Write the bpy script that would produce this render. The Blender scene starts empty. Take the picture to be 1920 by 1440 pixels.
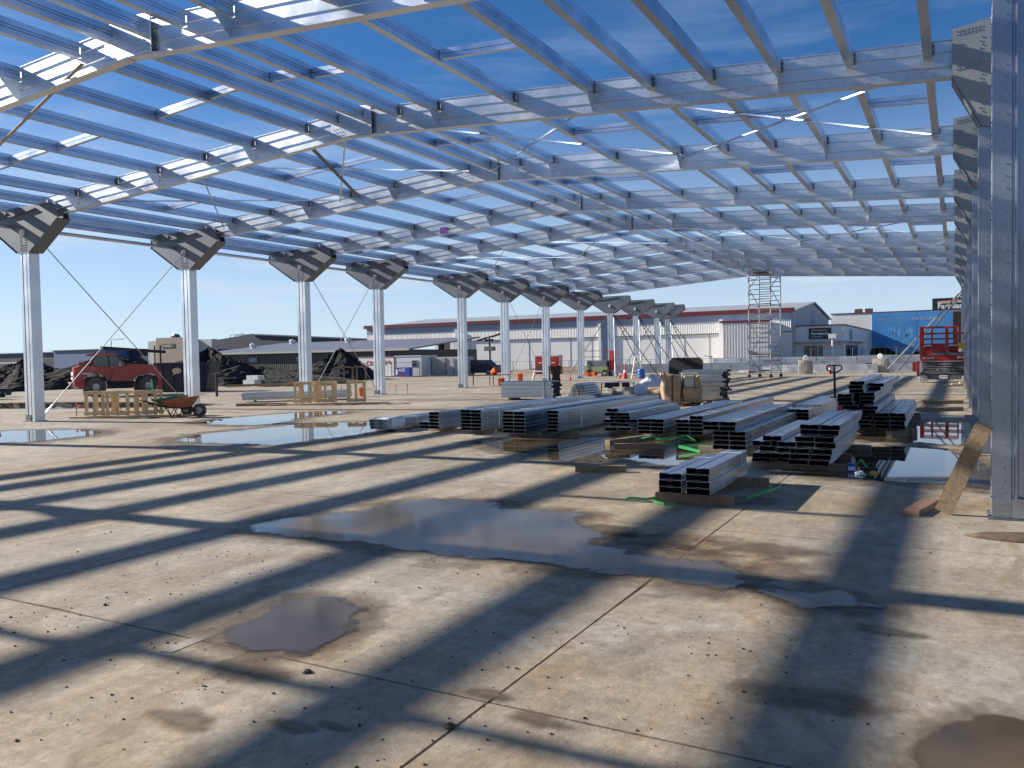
import bpy, math, random
from mathutils import Vector, Matrix
random.seed(7)
SC = bpy.context.scene
COL = SC.collection
S = 1.0

# ------------------------------------------------------------------ camera
cam = bpy.data.cameras.new('camera')
cam.lens = 28.71; cam.sensor_width = 36; cam.clip_start = .05; cam.clip_end = 5000
camo = bpy.data.objects.new('camera', cam); COL.objects.link(camo)
_F = Vector((-.4783, .8776, -.0330)); _R = Vector((.8780, .4783, -.0180))
_F.normalize(); _R = (_R - _F * _R.dot(_F)).normalized(); _U = _R.cross(_F)
camo.matrix_world = Matrix(((_R.x, _U.x, -_F.x, 0), (_R.y, _U.y, -_F.y, 0), (_R.z, _U.z, -_F.z, 1.6 * S), (0, 0, 0, 1)))
SC.camera = camo

# ------------------------------------------------------------------ light
LIGHT = Vector((2.075, .375, -1.0)).normalized()          # the way sunlight travels
ELEV = math.asin(-LIGHT.z); ROT = math.atan2(-LIGHT.x, -LIGHT.y) % (2 * math.pi)
sun = bpy.data.lights.new('sun', 'SUN'); sun.energy = 5.0; sun.angle = math.radians(.53); sun.color = (1, .93, .82)
suno = bpy.data.objects.new('sun', sun); COL.objects.link(suno)
suno.rotation_euler = LIGHT.to_track_quat('-Z', 'Y').to_euler(); suno.location = (-60, -12, 40)
W = bpy.data.worlds.new('World'); SC.world = W; W.use_nodes = True
wn, wl = W.node_tree.nodes, W.node_tree.links
sky = wn.new('ShaderNodeTexSky'); sky.sky_type = 'NISHITA'; sky.sun_disc = False
sky.sun_elevation = ELEV; sky.sun_rotation = ROT; sky.altitude = 0; sky.air_density = .6; sky.dust_density = .2; sky.ozone_density = 3.5
# thin high cloud, only as a veil in the real sky
tc = wn.new('ShaderNodeTexCoord'); mp = wn.new('ShaderNodeMapping'); mp.inputs['Scale'].default_value = (1.2, 1.2, 9)
nz = wn.new('ShaderNodeTexNoise'); nz.inputs['Scale'].default_value = 2.1; nz.inputs['Detail'].default_value = 7; nz.inputs['Roughness'].default_value = .62
rp = wn.new('ShaderNodeValToRGB'); rp.color_ramp.elements[0].position = .50; rp.color_ramp.elements[1].position = .74
rp.color_ramp.elements[1].color = (.9, .9, .9, 1)
mx = wn.new('ShaderNodeMixRGB'); mx.inputs[2].default_value = (4.6, 5.5, 6.4, 1)
wl.new(tc.outputs['Generated'], mp.inputs[0]); wl.new(mp.outputs[0], nz.inputs[0]); wl.new(nz.outputs[0], rp.inputs[0])
hs = wn.new('ShaderNodeHueSaturation'); hs.inputs['Saturation'].default_value = 1.2; wl.new(sky.outputs[0], hs.inputs['Color'])
sz = wn.new('ShaderNodeSeparateXYZ'); wl.new(tc.outputs['Generated'], sz.inputs[0])       # the veil thins out towards the zenith
lo = wn.new('ShaderNodeMapRange'); lo.inputs['From Min'].default_value = .02; lo.inputs['From Max'].default_value = .45; lo.inputs['To Min'].default_value = .7; lo.inputs['To Max'].default_value = .07
wl.new(sz.outputs[2], lo.inputs[0]); mm = wn.new('ShaderNodeMath'); mm.operation = 'MULTIPLY'; wl.new(rp.outputs[0], mm.inputs[0]); wl.new(lo.outputs[0], mm.inputs[1])
hz = wn.new('ShaderNodeMapRange'); hz.interpolation_type = 'SMOOTHSTEP'; hz.inputs['From Min'].default_value = -.02; hz.inputs['From Max'].default_value = .34; hz.inputs['To Min'].default_value = .8; hz.inputs['To Max'].default_value = 0
wl.new(sz.outputs[2], hz.inputs[0]); mh = wn.new('ShaderNodeMath'); mh.operation = 'ADD'; mh.use_clamp = True; wl.new(mm.outputs[0], mh.inputs[0]); wl.new(hz.outputs[0], mh.inputs[1])   # milky low sky
wl.new(mh.outputs[0], mx.inputs[0]); wl.new(hs.outputs[0], mx.inputs[1])
bg = wn['Background']; bg.inputs[1].default_value = .084; wl.new(mx.outputs[0], bg.inputs[0])
SC.view_settings.view_transform = 'Standard'; SC.view_settings.look = 'None'
SC.view_settings.exposure = 0.74; SC.view_settings.gamma = 1; SC.view_settings.use_curve_mapping = False
SC.cycles.max_bounces = 6; SC.cycles.glossy_bounces = 4; SC.cycles.diffuse_bounces = 3
SC.cycles.use_denoising = True

# ------------------------------------------------------------------ materials
def mat(name, col, rough=.6, metal=0, var=.12, scale=6, bump=0, bscale=40, spec=.5, col2=None, rvar=0, stretch=(1, 1, 1), detail=5, coat=0):
    m = bpy.data.materials.new(name); m.use_nodes = True
    n, l = m.node_tree.nodes, m.node_tree.links; p = n['Principled BSDF']
    g = n.new('ShaderNodeNewGeometry'); mpn = n.new('ShaderNodeMapping'); mpn.inputs['Scale'].default_value = stretch
    l.new(g.outputs['Position'], mpn.inputs[0])
    t = n.new('ShaderNodeTexNoise'); t.inputs['Scale'].default_value = scale; t.inputs['Detail'].default_value = detail; t.inputs['Roughness'].default_value = .6
    l.new(mpn.outputs[0], t.inputs[0])
    r = n.new('ShaderNodeValToRGB'); l.new(t.outputs[0], r.inputs[0])
    a = tuple(max(0, c * (1 - var)) for c in col); b = col2 or tuple(min(1, c * (1 + var)) for c in col)
    r.color_ramp.elements[0].position = .3; r.color_ramp.elements[0].color = (*a, 1)
    r.color_ramp.elements[1].position = .7; r.color_ramp.elements[1].color = (*b, 1)
    l.new(r.outputs[0], p.inputs['Base Color'])
    p.inputs['Roughness'].default_value = rough; p.inputs['Metallic'].default_value = metal; p.inputs['Specular IOR Level'].default_value = spec
    p.inputs['Coat Weight'].default_value = coat
    if rvar:
        mr = n.new('ShaderNodeMapRange'); mr.inputs['To Min'].default_value = rough - rvar; mr.inputs['To Max'].default_value = rough + rvar
        mr.inputs['From Min'].default_value = .3; mr.inputs['From Max'].default_value = .7
        l.new(t.outputs[0], mr.inputs[0]); l.new(mr.outputs[0], p.inputs['Roughness'])
    if bump:
        t2 = n.new('ShaderNodeTexNoise'); t2.inputs['Scale'].default_value = bscale; t2.inputs['Detail'].default_value = 6
        l.new(mpn.outputs[0], t2.inputs[0])
        bp = n.new('ShaderNodeBump'); bp.inputs['Strength'].default_value = bump; bp.inputs['Distance'].default_value = .02
        l.new(t2.outputs[0], bp.inputs['Height']); l.new(bp.outputs[0], p.inputs['Normal'])
    return m

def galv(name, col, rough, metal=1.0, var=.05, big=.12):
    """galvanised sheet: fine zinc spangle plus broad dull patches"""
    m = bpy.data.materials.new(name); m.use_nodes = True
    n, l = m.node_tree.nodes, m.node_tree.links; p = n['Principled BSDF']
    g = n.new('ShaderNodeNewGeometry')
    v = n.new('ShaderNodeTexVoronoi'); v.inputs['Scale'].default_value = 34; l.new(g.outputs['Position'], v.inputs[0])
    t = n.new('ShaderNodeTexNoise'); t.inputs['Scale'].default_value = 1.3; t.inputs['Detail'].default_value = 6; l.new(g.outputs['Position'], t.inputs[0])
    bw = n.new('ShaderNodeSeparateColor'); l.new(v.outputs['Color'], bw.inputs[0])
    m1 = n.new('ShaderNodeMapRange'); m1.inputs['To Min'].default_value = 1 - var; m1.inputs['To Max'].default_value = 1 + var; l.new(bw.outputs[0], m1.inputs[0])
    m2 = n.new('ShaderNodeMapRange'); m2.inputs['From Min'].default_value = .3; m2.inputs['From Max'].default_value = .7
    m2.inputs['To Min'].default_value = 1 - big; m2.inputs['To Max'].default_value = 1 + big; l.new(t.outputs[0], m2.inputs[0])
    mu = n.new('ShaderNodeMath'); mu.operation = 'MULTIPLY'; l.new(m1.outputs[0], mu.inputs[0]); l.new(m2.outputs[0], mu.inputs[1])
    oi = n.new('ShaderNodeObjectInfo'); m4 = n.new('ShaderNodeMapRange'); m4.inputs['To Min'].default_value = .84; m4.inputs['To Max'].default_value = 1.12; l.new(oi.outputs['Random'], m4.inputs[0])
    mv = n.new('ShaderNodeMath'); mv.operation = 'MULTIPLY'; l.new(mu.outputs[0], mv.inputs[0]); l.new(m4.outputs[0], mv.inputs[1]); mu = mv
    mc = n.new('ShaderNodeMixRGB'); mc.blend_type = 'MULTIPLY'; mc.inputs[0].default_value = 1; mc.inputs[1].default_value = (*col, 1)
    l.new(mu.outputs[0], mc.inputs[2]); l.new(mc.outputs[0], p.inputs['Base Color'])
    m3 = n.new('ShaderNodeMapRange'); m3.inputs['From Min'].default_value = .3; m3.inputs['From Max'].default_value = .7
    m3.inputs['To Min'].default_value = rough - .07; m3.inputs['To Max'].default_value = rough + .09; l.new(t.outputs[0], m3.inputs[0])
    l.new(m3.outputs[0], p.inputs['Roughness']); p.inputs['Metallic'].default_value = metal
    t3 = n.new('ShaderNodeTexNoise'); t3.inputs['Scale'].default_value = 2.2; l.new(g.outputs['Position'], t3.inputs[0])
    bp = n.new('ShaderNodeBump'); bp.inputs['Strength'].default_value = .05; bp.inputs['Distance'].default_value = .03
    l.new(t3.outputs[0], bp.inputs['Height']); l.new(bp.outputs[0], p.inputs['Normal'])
    return m

def concrete(name, wet):
    m = bpy.data.materials.new(name); m.use_nodes = True
    n, l = m.node_tree.nodes, m.node_tree.links; p = n['Principled BSDF']
    g = n.new('ShaderNodeNewGeometry')
    def noise(sc_, det=8, rough=.62, st=(1, 1, 1), off=0, dist=0):
        mpn = n.new('ShaderNodeMapping'); mpn.inputs['Scale'].default_value = st; mpn.inputs['Location'].default_value = (off, off * .7, 0)
        l.new(g.outputs['Position'], mpn.inputs[0])
        t = n.new('ShaderNodeTexNoise'); t.inputs['Scale'].default_value = sc_; t.inputs['Detail'].default_value = det; t.inputs['Roughness'].default_value = rough
        t.inputs['Distortion'].default_value = dist
        l.new(mpn.outputs[0], t.inputs[0]); return t.outputs[0]
    def ramp(x, p0, c0, p1, c1):
        r = n.new('ShaderNodeValToRGB'); r.color_ramp.elements[0].position = p0; r.color_ramp.elements[1].position = p1
        r.color_ramp.elements[0].color = (*c0, 1); r.color_ramp.elements[1].color = (*c1, 1); l.new(x, r.inputs[0]); return r.outputs[0]
    def mix(f, a, b, mode='MIX'):
        q = n.new('ShaderNodeMixRGB'); q.blend_type = mode
        if isinstance(f, float): q.inputs[0].default_value = f
        else: l.new(f, q.inputs[0])
        for i, x in ((1, a), (2, b)):
            if isinstance(x, tuple): q.inputs[i].default_value = (*x, 1)
            else: l.new(x, q.inputs[i])
        return q.outputs[0]
    bwh = lambda a: (a, a, a)
    base = ramp(noise(.33, 9, .62, (1, 1, 1), 3, .6), .36, (.34, .285, .215), .66, (.53, .465, .365))       # mud film against pale slab
    mudf = ramp(noise(.9, 10, .68, (1, .45, 1), 11, 1.2), .5, bwh(0), .68, bwh(1))
    base = mix(mudf, base, (.30, .22, .135))
    pale = ramp(noise(1.6, 10, .7, (.6, 1, 1), 29, 1.5), .56, bwh(0), .74, bwh(.75))
    base = mix(pale, base, (.55, .53, .49))
    grey = ramp(noise(.5, 6, .6, (1, 1, 1), 51), .5, bwh(0), .72, bwh(.6))
    base = mix(grey, base, (.38, .37, .355))
    ochre = ramp(noise(.21, 7, .6, (1, 1, 1), 133, 1.0), .46, bwh(0), .64, bwh(.6))
    base = mix(ochre, base, mix(1.0, base, (1.0, .84, .60), 'MULTIPLY'))
    drag = ramp(noise(3.0, 6, .7, (.35, 3.2, 1), 151, .6), .34, bwh(.93), .6, bwh(1.03))
    base = mix(1.0, base, drag, 'MULTIPLY')
    drag2 = ramp(noise(2.0, 6, .7, (4.5, .25, 1), 171, .8), .38, bwh(.94), .55, bwh(1.03))
    base = mix(1.0, base, drag2, 'MULTIPLY')
    mott = ramp(noise(4.2, 9, .72, (1, .7, 1), 17, .8), .32, bwh(.72), .66, bwh(1.16))
    base = mix(1.0, base, mott, 'MULTIPLY')
    fine = ramp(noise(17, 8, .75), .3, bwh(.70), .72, bwh(1.18))
    base = mix(1.0, base, fine, 'MULTIPLY')
    grain = ramp(noise(95, 4, .8), .3, bwh(.86), .7, bwh(1.1))
    base = mix(1.0, base, grain, 'MULTIPLY')
    dots = ramp(noise(34, 3, .6, (1, 1, 1), 77), .69, bwh(0), .74, bwh(.8))
    clus = ramp(noise(.8, 4, .6, (1, 1, 1), 91), .45, bwh(0), .62, bwh(1))
    dm = n.new('ShaderNodeMath'); dm.operation = 'MULTIPLY'; l.new(dots, dm.inputs[0]); l.new(clus, dm.inputs[1])
    base = mix(dm.outputs[0], base, (.09, .065, .045))
    damp = ramp(noise(.24, 6, .6, (1, 1, 1), 63, .8), .54, bwh(0), .7, bwh(.55))
    base = mix(damp, base, mix(1.0, base, (.62, .6, .57), 'MULTIPLY'))
    if wet: base = mix(1.0, base, (.46, .42, .37), 'MULTIPLY')
    l.new(base, p.inputs['Base Color'])
    rr = n.new('ShaderNodeMapRange'); l.new(noise(2.2, 6), rr.inputs[0])
    rr.inputs['From Min'].default_value = .3; rr.inputs['From Max'].default_value = .7
    rr.inputs['To Min'].default_value = .4 if wet else .6; rr.inputs['To Max'].default_value = .65 if wet else .9
    l.new(rr.outputs[0], p.inputs['Roughness']); p.inputs['Specular IOR Level'].default_value = .5
    bp = n.new('ShaderNodeBump'); bp.inputs['Strength'].default_value = .18 if wet else .42; bp.inputs['Distance'].default_value = .012
    l.new(noise(26, 9, .72), bp.inputs['Height']); l.new(bp.outputs[0], p.inputs['Normal'])
    return m

def ribbed(name, col, pitch, axis='x', rough=.45, dark=.8):
    """corrugated cladding too far away to model: relief by a wave bump"""
    m = bpy.data.materials.new(name); m.use_nodes = True
    n, l = m.node_tree.nodes, m.node_tree.links; p = n['Principled BSDF']
    g = n.new('ShaderNodeNewGeometry'); w = n.new('ShaderNodeTexWave'); w.bands_direction = axis.upper()
    w.inputs['Scale'].default_value = .314 / pitch; w.inputs['Distortion'].default_value = 0
    l.new(g.outputs['Position'], w.inputs[0])
    bp = n.new('ShaderNodeBump'); bp.inputs['Strength'].default_value = .6; bp.inputs['Distance'].default_value = .06
    l.new(w.outputs['Fac'], bp.inputs['Height']); l.new(bp.outputs[0], p.inputs['Normal'])
    t = n.new('ShaderNodeTexNoise'); t.inputs['Scale'].default_value = .5; t.inputs['Detail'].default_value = 6; l.new(g.outputs['Position'], t.inputs[0])
    r = n.new('ShaderNodeValToRGB'); l.new(t.outputs[0], r.inputs[0])
    r.color_ramp.elements[0].position = .3; r.color_ramp.elements[0].color = (*[c * .9 for c in col], 1)
    r.color_ramp.elements[1].position = .7; r.color_ramp.elements[1].color = (*[min(1, c * 1.06) for c in col], 1)
    l.new(r.outputs[0], p.inputs['Base Color']); p.inputs['Roughness'].default_value = rough
    return m

M = dict(
    slab=concrete('concrete_slab', False), wet=concrete('wet_concrete', True),
    under=mat('joint_dirt', (.035, .03, .025), .95),
    ground=mat('yard_gravel', (.2, .18, .15), .95, var=.25, scale=1.2, bump=.5, bscale=8),
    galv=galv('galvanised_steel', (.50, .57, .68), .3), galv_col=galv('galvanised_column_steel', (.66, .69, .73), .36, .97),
    galv_cap=galv('dull_galvanised_plate', (.135, .155, .185), .55, .45), galv_haunch=galv('haunch_plate_steel', (.36, .38, .39), .5, .4), galv_dark=galv('shaded_column_steel', (.47, .52, .59), .36, .95), galv_raf=galv('galvanised_rafter_steel', (.68, .71, .75), .36, .95),  # right columns: same steel, its dark reflected look put into the colour
    galv_pack=galv('galvanised_bundle_steel', (.52, .57, .62), .32, 1.0),
    dark_in=mat('section_shadow_gap', (.03, .03, .032), .8), bolt=mat('zinc_bolt', (.35, .36, .37), .4, .7),
    cable=mat('steel_cable', (.30, .31, .33), .5, .6), prop=mat('prop_steel', (.12, .13, .15), .5, .5),
    timber=mat('pine_timber', (.64, .48, .28), .75, var=.22, scale=5, stretch=(1, 1, 6)), timber_old=mat('weathered_timber', (.27, .195, .125), .85, var=.3, scale=9, stretch=(3, .6, 3), bump=.3, bscale=30),
    timber_red=mat('wet_brown_timber', (.26, .155, .10), .6, var=.25, scale=8), plywood=mat('dunnage_timber', (.27, .21, .145), .8, var=.3, scale=7),
    red=mat('red_paint', (.36, .022, .022), .35, var=.2, scale=3, coat=.3), red_bright=mat('bright_red_plastic', (.55, .03, .03), .4, var=.12), maroon=mat('maroon_flashing', (.13, .016, .022), .45),
    orange=mat('orange_plastic', (.80, .13, .02), .45, var=.12), orange_rust=mat('scuffed_orange_paint', (.30, .08, .04), .6, var=.4, scale=9),
    green=mat('green_strap', (.06, .40, .13), .4, var=.1), green_paint=mat('green_tray_paint', (.02, .16, .09), .45), greenl=mat('faded_green_machine', (.22, .27, .13), .6),
    yellow=mat('yellow_plastic', (.75, .42, .03), .4), white=mat('white_paint', (.74, .74, .73), .5, var=.06), offwhite=mat('cabin_cladding', (.60, .61, .62), .55, var=.08),
    black=mat('black_rubber', (.02, .02, .022), .75, var=.3), tyre=mat('dusty_tyre', (.075, .072, .068), .85, var=.3), rim=mat('grey_rim', (.38, .37, .36), .5, .3), grey=mat('grey_machine_paint', (.11, .115, .12), .5, var=.2),
    glass=mat('tinted_glass', (.03, .045, .05), .06, var=.1, spec=.8), blue=mat('blue_plastic', (.02, .12, .48), .38, var=.12), navy=mat('navy_steel', (.018, .022, .05), .5, var=.25),
    soil=mat('dark_soil', (.020, .017, .0145), 1, var=.5, scale=3, bump=.9, bscale=6), sandbrown=mat('brown_gravel', (.24, .19, .14), .95, var=.3, scale=4, bump=.8, bscale=10),
    paper=mat('kraft_wrap', (.40, .285, .175), .75, var=.2, scale=4, bump=.3, bscale=7), tarp=mat('white_tarpaulin', (.62, .65, .70), .45, var=.1, bump=.25, bscale=3), plastic=mat('clear_wrap', (.62, .67, .72), .22, var=.15, scale=9, bump=.4, bscale=14),
    block=mat('cast_concrete', (.36, .335, .29), .9, var=.2, bump=.4), alu=mat('aluminium_tube', (.34, .35, .37), .4, .6),
    wh_wall=mat('tilt_panel_grey', (.80, .785, .765), .8, var=.05, scale=.4), wh_clad=ribbed('ribbed_cladding', (.78, .765, .74), .22), wh_rib=ribbed('deep_ribbed_cladding', (.66, .65, .63), .6), wh_roof=ribbed('pale_roof_sheet', (.40, .41, .43), .4),
    wh_gable=mat('pale_gable_cladding', (.50, .50, .51), .7, var=.04), wh_blue=mat('bluish_panel', (.28, .33, .44), .6), dark_wall=ribbed('charcoal_cladding', (.030, .031, .036), .3), dark_roof=ribbed('grey_roof_sheet', (.20, .20, .225), .5),
    navy_wall=mat('dark_blue_cladding', (.022, .03, .052), .6), steel_blue=mat('steel_blue_cladding', (.10, .16, .28), .55, var=.06), tan=mat('tan_panel', (.30, .24, .19), .7), pale_grey=mat('pale_grey_panel', (.46, .45, .43), .7),
    sign_green=mat('sign_dark_green', (.012, .03, .028), .4), letter=mat('white_lettering', (.85, .85, .84), .5, var=.02), letter_grey=mat('pale_grey_lettering', (.55, .56, .58), .5), pink=mat('salmon_stripe', (.70, .33, .24), .5), sign_brown=mat('sign_brown', (.035, .018, .01), .5),
    mural=mat('mural_blue_print', (.05, .25, .60), .5, var=.18, scale=.16, col2=(.09, .34, .68)), mural_pale=mat('mural_pale_print', (.25, .50, .78), .5, var=.2, scale=.5), purple=mat('purple_tape', (.10, .02, .28), .5),
    hedge=mat('hedge_leaf', (.03, .045, .02), .8, var=.4, scale=5), cream_sign=mat('cream_sticker', (.62, .55, .34), .5), red_mark=mat('red_marking', (.45, .03, .03), .5), blue_mark=mat('blue_banner', (.02, .07, .42), .4), mud=mat('mud_clod', (.10, .072, .048), 1, var=.4, scale=12),
    strip=mat('pale_cement_smear', (.42, .385, .33), .7, var=.12, scale=5),
    sling=mat('webbing_sling', (.38, .33, .27), .8), rust=mat('brown_rusty_steel', (.14, .07, .04), .8, var=.3),
)
def water_mat(name, rough):
    m = bpy.data.materials.new(name); m.use_nodes = True
    n, l = m.node_tree.nodes, m.node_tree.links; p = n['Principled BSDF']
    g = n.new('ShaderNodeNewGeometry'); t = n.new('ShaderNodeTexNoise'); t.inputs['Scale'].default_value = 1.1; t.inputs['Detail'].default_value = 7; l.new(g.outputs['Position'], t.inputs[0])
    r = n.new('ShaderNodeValToRGB'); r.color_ramp.elements[0].color = (.065, .048, .028, 1); r.color_ramp.elements[1].color = (.125, .093, .056, 1)
    r.color_ramp.elements[0].position = .35; r.color_ramp.elements[1].position = .65; l.new(t.outputs[0], r.inputs[0]); l.new(r.outputs[0], p.inputs['Base Color'])
    p.inputs['Roughness'].default_value = rough; p.inputs['IOR'].default_value = 1.45; p.inputs['Specular IOR Level'].default_value = .6
    t2 = n.new('ShaderNodeTexNoise'); t2.inputs['Scale'].default_value = 7; l.new(g.outputs['Position'], t2.inputs[0])
    bp = n.new('ShaderNodeBump'); bp.inputs['Strength'].default_value = .0012; bp.inputs['Distance'].default_value = .02
    l.new(t2.outputs[0], bp.inputs['Height']); l.new(bp.outputs[0], p.inputs['Normal'])
    return m
M['water'] = water_mat('puddle_water', .02); M['silty'] = water_mat('silty_puddle_water', .10)

# ------------------------------------------------------------------ mesh helpers
class MB:
    def __init__(s): s.v = []; s.f = []
    def add(s, vs, fs):
        o = len(s.v); s.v += [tuple(v) for v in vs]; s.f += [tuple(i + o for i in f) for f in fs]; return s
    def box(s, x0, x1, y0, y1, z0, z1):
        return s.add([(x0, y0, z0), (x1, y0, z0), (x1, y1, z0), (x0, y1, z0), (x0, y0, z1), (x1, y0, z1), (x1, y1, z1), (x0, y1, z1)],
                     [(0, 3, 2, 1), (4, 5, 6, 7), (0, 1, 5, 4), (1, 2, 6, 5), (2, 3, 7, 6), (3, 0, 4, 7)])
    def bar(s, a, b, w, h=None):
        """square bar from a to b"""
        h = h or w; a = Vector(a); b = Vector(b); d = (b - a).normalized()
        u = d.cross(Vector((0, 0, 1)))
        if u.length < .01: u = Vector((1, 0, 0))
        u.normalize(); k = u.cross(d)
        vs = [p + u * (i * w / 2) + k * (j * h / 2) for p in (a, b) for i, j in ((-1, -1), (1, -1), (1, 1), (-1, 1))]
        return s.add(vs, [(0, 1, 2, 3), (7, 6, 5, 4), (0, 4, 5, 1), (1, 5, 6, 2), (2, 6, 7, 3), (3, 7, 4, 0)])
    def tube(s, a, b, r, n=8, r2=None):
        r2 = r if r2 is None else r2
        a = Vector(a); b = Vector(b); d = (b - a).normalized(); u = d.cross(Vector((0, 0, 1)))
        if u.length < .01: u = Vector((1, 0, 0))
        u.normalize(); k = u.cross(d)
        vs = [a + (u * math.cos(t) + k * math.sin(t)) * r for t in [2 * math.pi * i / n for i in range(n)]] + [b + (u * math.cos(t) + k * math.sin(t)) * r2 for t in [2 * math.pi * i / n for i in range(n)]]
        return s.add(vs, [(i, (i + 1) % n, n + (i + 1) % n, n + i) for i in range(n)] + [tuple(range(n - 1, -1, -1)), tuple(range(n, 2 * n))])
    def path(s, pts, r, n=6):
        for a, b in zip(pts, pts[1:]): s.tube(a, b, r, n)
        return s
    def prism(s, poly, axis, a, b):
        """poly in the plane across `axis`, from a to b; axis x: (y,z), y: (x,z), z: (x,y)"""
        n = len(poly)
        mk = {'x': lambda p, t: (t, p[0], p[1]), 'y': lambda p, t: (p[0], t, p[1]), 'z': lambda p, t: (p[0], p[1], t)}[axis]
        vs = [mk(p, a) for p in poly] + [mk(p, b) for p in poly]
        return s.add(vs, [tuple(range(n)), tuple(range(2 * n - 1, n - 1, -1))] + [(i, n + i, n + (i + 1) % n, (i + 1) % n) for i in range(n)])
    def lathe(s, prof, n=14, c=(0, 0, 0)):
        """prof: (radius, z)"""
        vs = [(c[0] + r * math.cos(2 * math.pi * i / n), c[1] + r * math.sin(2 * math.pi * i / n), c[2] + z) for r, z in prof for i in range(n)]
        fs = [(k * n + i, k * n + (i + 1) % n, (k + 1) * n + (i + 1) % n, (k + 1) * n + i) for k in range(len(prof) - 1) for i in range(n)]
        return s.add(vs, fs + [tuple(range(n - 1, -1, -1)), tuple(range((len(prof) - 1) * n, len(prof) * n))])
    def mesh(s, name, m, smooth=False):
        me = bpy.data.meshes.new(name); me.from_pydata(s.v, [], s.f); me.validate()
        if smooth:
            for p in me.polygons: p.use_smooth = True
        me.materials.append(M[m] if isinstance(m, str) else m); return me
    def build(s, name, m, parent=None, loc=(0, 0, 0), rz=0, smooth=False):
        return obj(name, s.mesh(name, m, smooth), parent, loc, rz)

def normals_out(me):
    import bmesh
    bm = bmesh.new(); bm.from_mesh(me); bmesh.ops.recalc_face_normals(bm, faces=bm.faces); bm.to_mesh(me); bm.free(); return me
def obj(name, me, parent=None, loc=(0, 0, 0), rz=0):
    o = bpy.data.objects.new(name, me); COL.objects.link(o); o.location = loc; o.rotation_euler = (0, 0, rz)
    if parent: o.parent = parent
    return o
def tag(o, label, cat, group=None, kind=None):
    o['label'] = label; o['category'] = cat
    if group: o['group'] = group
    if kind: o['kind'] = kind
    return o
def thing(name, label, cat, loc=(0, 0, 0), rz=0, group=None):
    o = bpy.data.objects.new(name, None); COL.objects.link(o); o.location = loc; o.rotation_euler = (0, 0, rz)
    o.empty_display_size = .2
    return tag(o, label, cat, group)
def struct(o): o['kind'] = 'structure'; return o
ORD = ['', 'first', 'second', 'third', 'fourth', 'fifth', 'sixth', 'seventh', 'eighth', 'ninth', 'tenth', 'eleventh', 'twelfth', 'thirteenth', 'fourteenth']
def text(body, size, m, parent, loc, rot, name='lettering', depth=.01, align='LEFT', bold=0):
    c = bpy.data.curves.new(name, 'FONT'); c.body = body; c.size = size; c.extrude = depth; c.align_x = align; c.offset = bold; c.resolution_u = 3
    c.materials.append(M[m]); tmp = bpy.data.objects.new('tmp', c); COL.objects.link(tmp)
    dg = bpy.context.evaluated_depsgraph_get(); me = bpy.data.meshes.new_from_object(tmp.evaluated_get(dg)); bpy.data.objects.remove(tmp)
    o = obj(name, me, parent, loc); o.rotation_euler = rot; return o
FRONT = (math.pi / 2, 0, 0)        # lettering that faces -Y

# ------------------------------------------------------------------ ground, slab, puddles
g = MB().add([(-900, -300, -.16), (700, -300, -.16), (700, 1500, -.16), (-900, 1500, -.16)], [(0, 1, 2, 3)]).build('ground', 'ground'); struct(g)
floor = struct(MB().box(-51.6, 6.4, -9.3, 73.1, -.14, -.03).build('floor', 'under'))
PITCH = 4.1
X0, Y0 = -1.91, 3.22 - PITCH * 3
def slab_mesh(variant):
    """one bay of the floor slab, its arris slightly broken so the saw cut is never ruler-clean"""
    rnd = random.Random(variant); n = 10; gp = .0045; L = PITCH - .004; vs = []; top = []
    for side in range(4):
        for i in range(n):
            t = i / n * L; j = gp + abs(rnd.gauss(0, .0022)) + (rnd.random() < .05) * .012
            top.append([(t if i else j, j), (L - j, t if i else j), (L - t if i else L - j, L - j), (j, L - t if i else L - j)][side])
    N = len(top); m = MB()
    vs = [(x, y, 0) for x, y in top] + [(x, y, -.03) for x, y in top]
    m.add(vs, [tuple(range(N))] + [(i, N + i, N + (i + 1) % N, (i + 1) % N) for i in range(N)])
    return m.mesh('slab', 'slab')
slabs = [slab_mesh(k) for k in range(4)]
for i in range(-12, 2):
    for j in range(0, 20):
        x = X0 + i * PITCH; y = Y0 + j * PITCH
        obj('slab', slabs[random.randrange(4)], floor, (x, y, 0))

def jag(poly, step=.12, amp=.05, seed=1):
    """break a traced outline into an irregular shoreline"""
    rnd = random.Random(seed); out = []
    for (x0, y0), (x1, y1) in zip(poly, poly[1:] + poly[:1]):
        L = math.hypot(x1 - x0, y1 - y0); n = max(1, int(L / step)); nx, ny = -(y1 - y0) / (L + 1e-9), (x1 - x0) / (L + 1e-9); w = 0
        for k in range(n):
            t = k / n; w = .6 * w + rnd.gauss(0, amp); e = w * math.sin(math.pi * t) + amp * .6 * math.sin(3 * math.pi * t) * (-1 if L > 1 else 1)
            out.append((x0 + (x1 - x0) * t + nx * e, y0 + (y1 - y0) * t + ny * e))
    return out
def smooth_poly(p):
    q = []
    for a, b in zip(p, p[1:] + p[:1]):
        q += [(a[0] * .75 + b[0] * .25, a[1] * .75 + b[1] * .25), (a[0] * .25 + b[0] * .75, a[1] * .25 + b[1] * .75)]
    return q
def grow(p, d):
    cx = sum(a for a, _ in p) / len(p); cy = sum(b for _, b in p) / len(p); q = []
    for i, (x, y) in enumerate(p):
        a = p[i - 1]; b = p[(i + 1) % len(p)]; tx, ty = b[0] - a[0], b[1] - a[1]; L = math.hypot(tx, ty) + 1e-9
        q.append((x + ty / L * d, y - tx / L * d))
    return q
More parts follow.
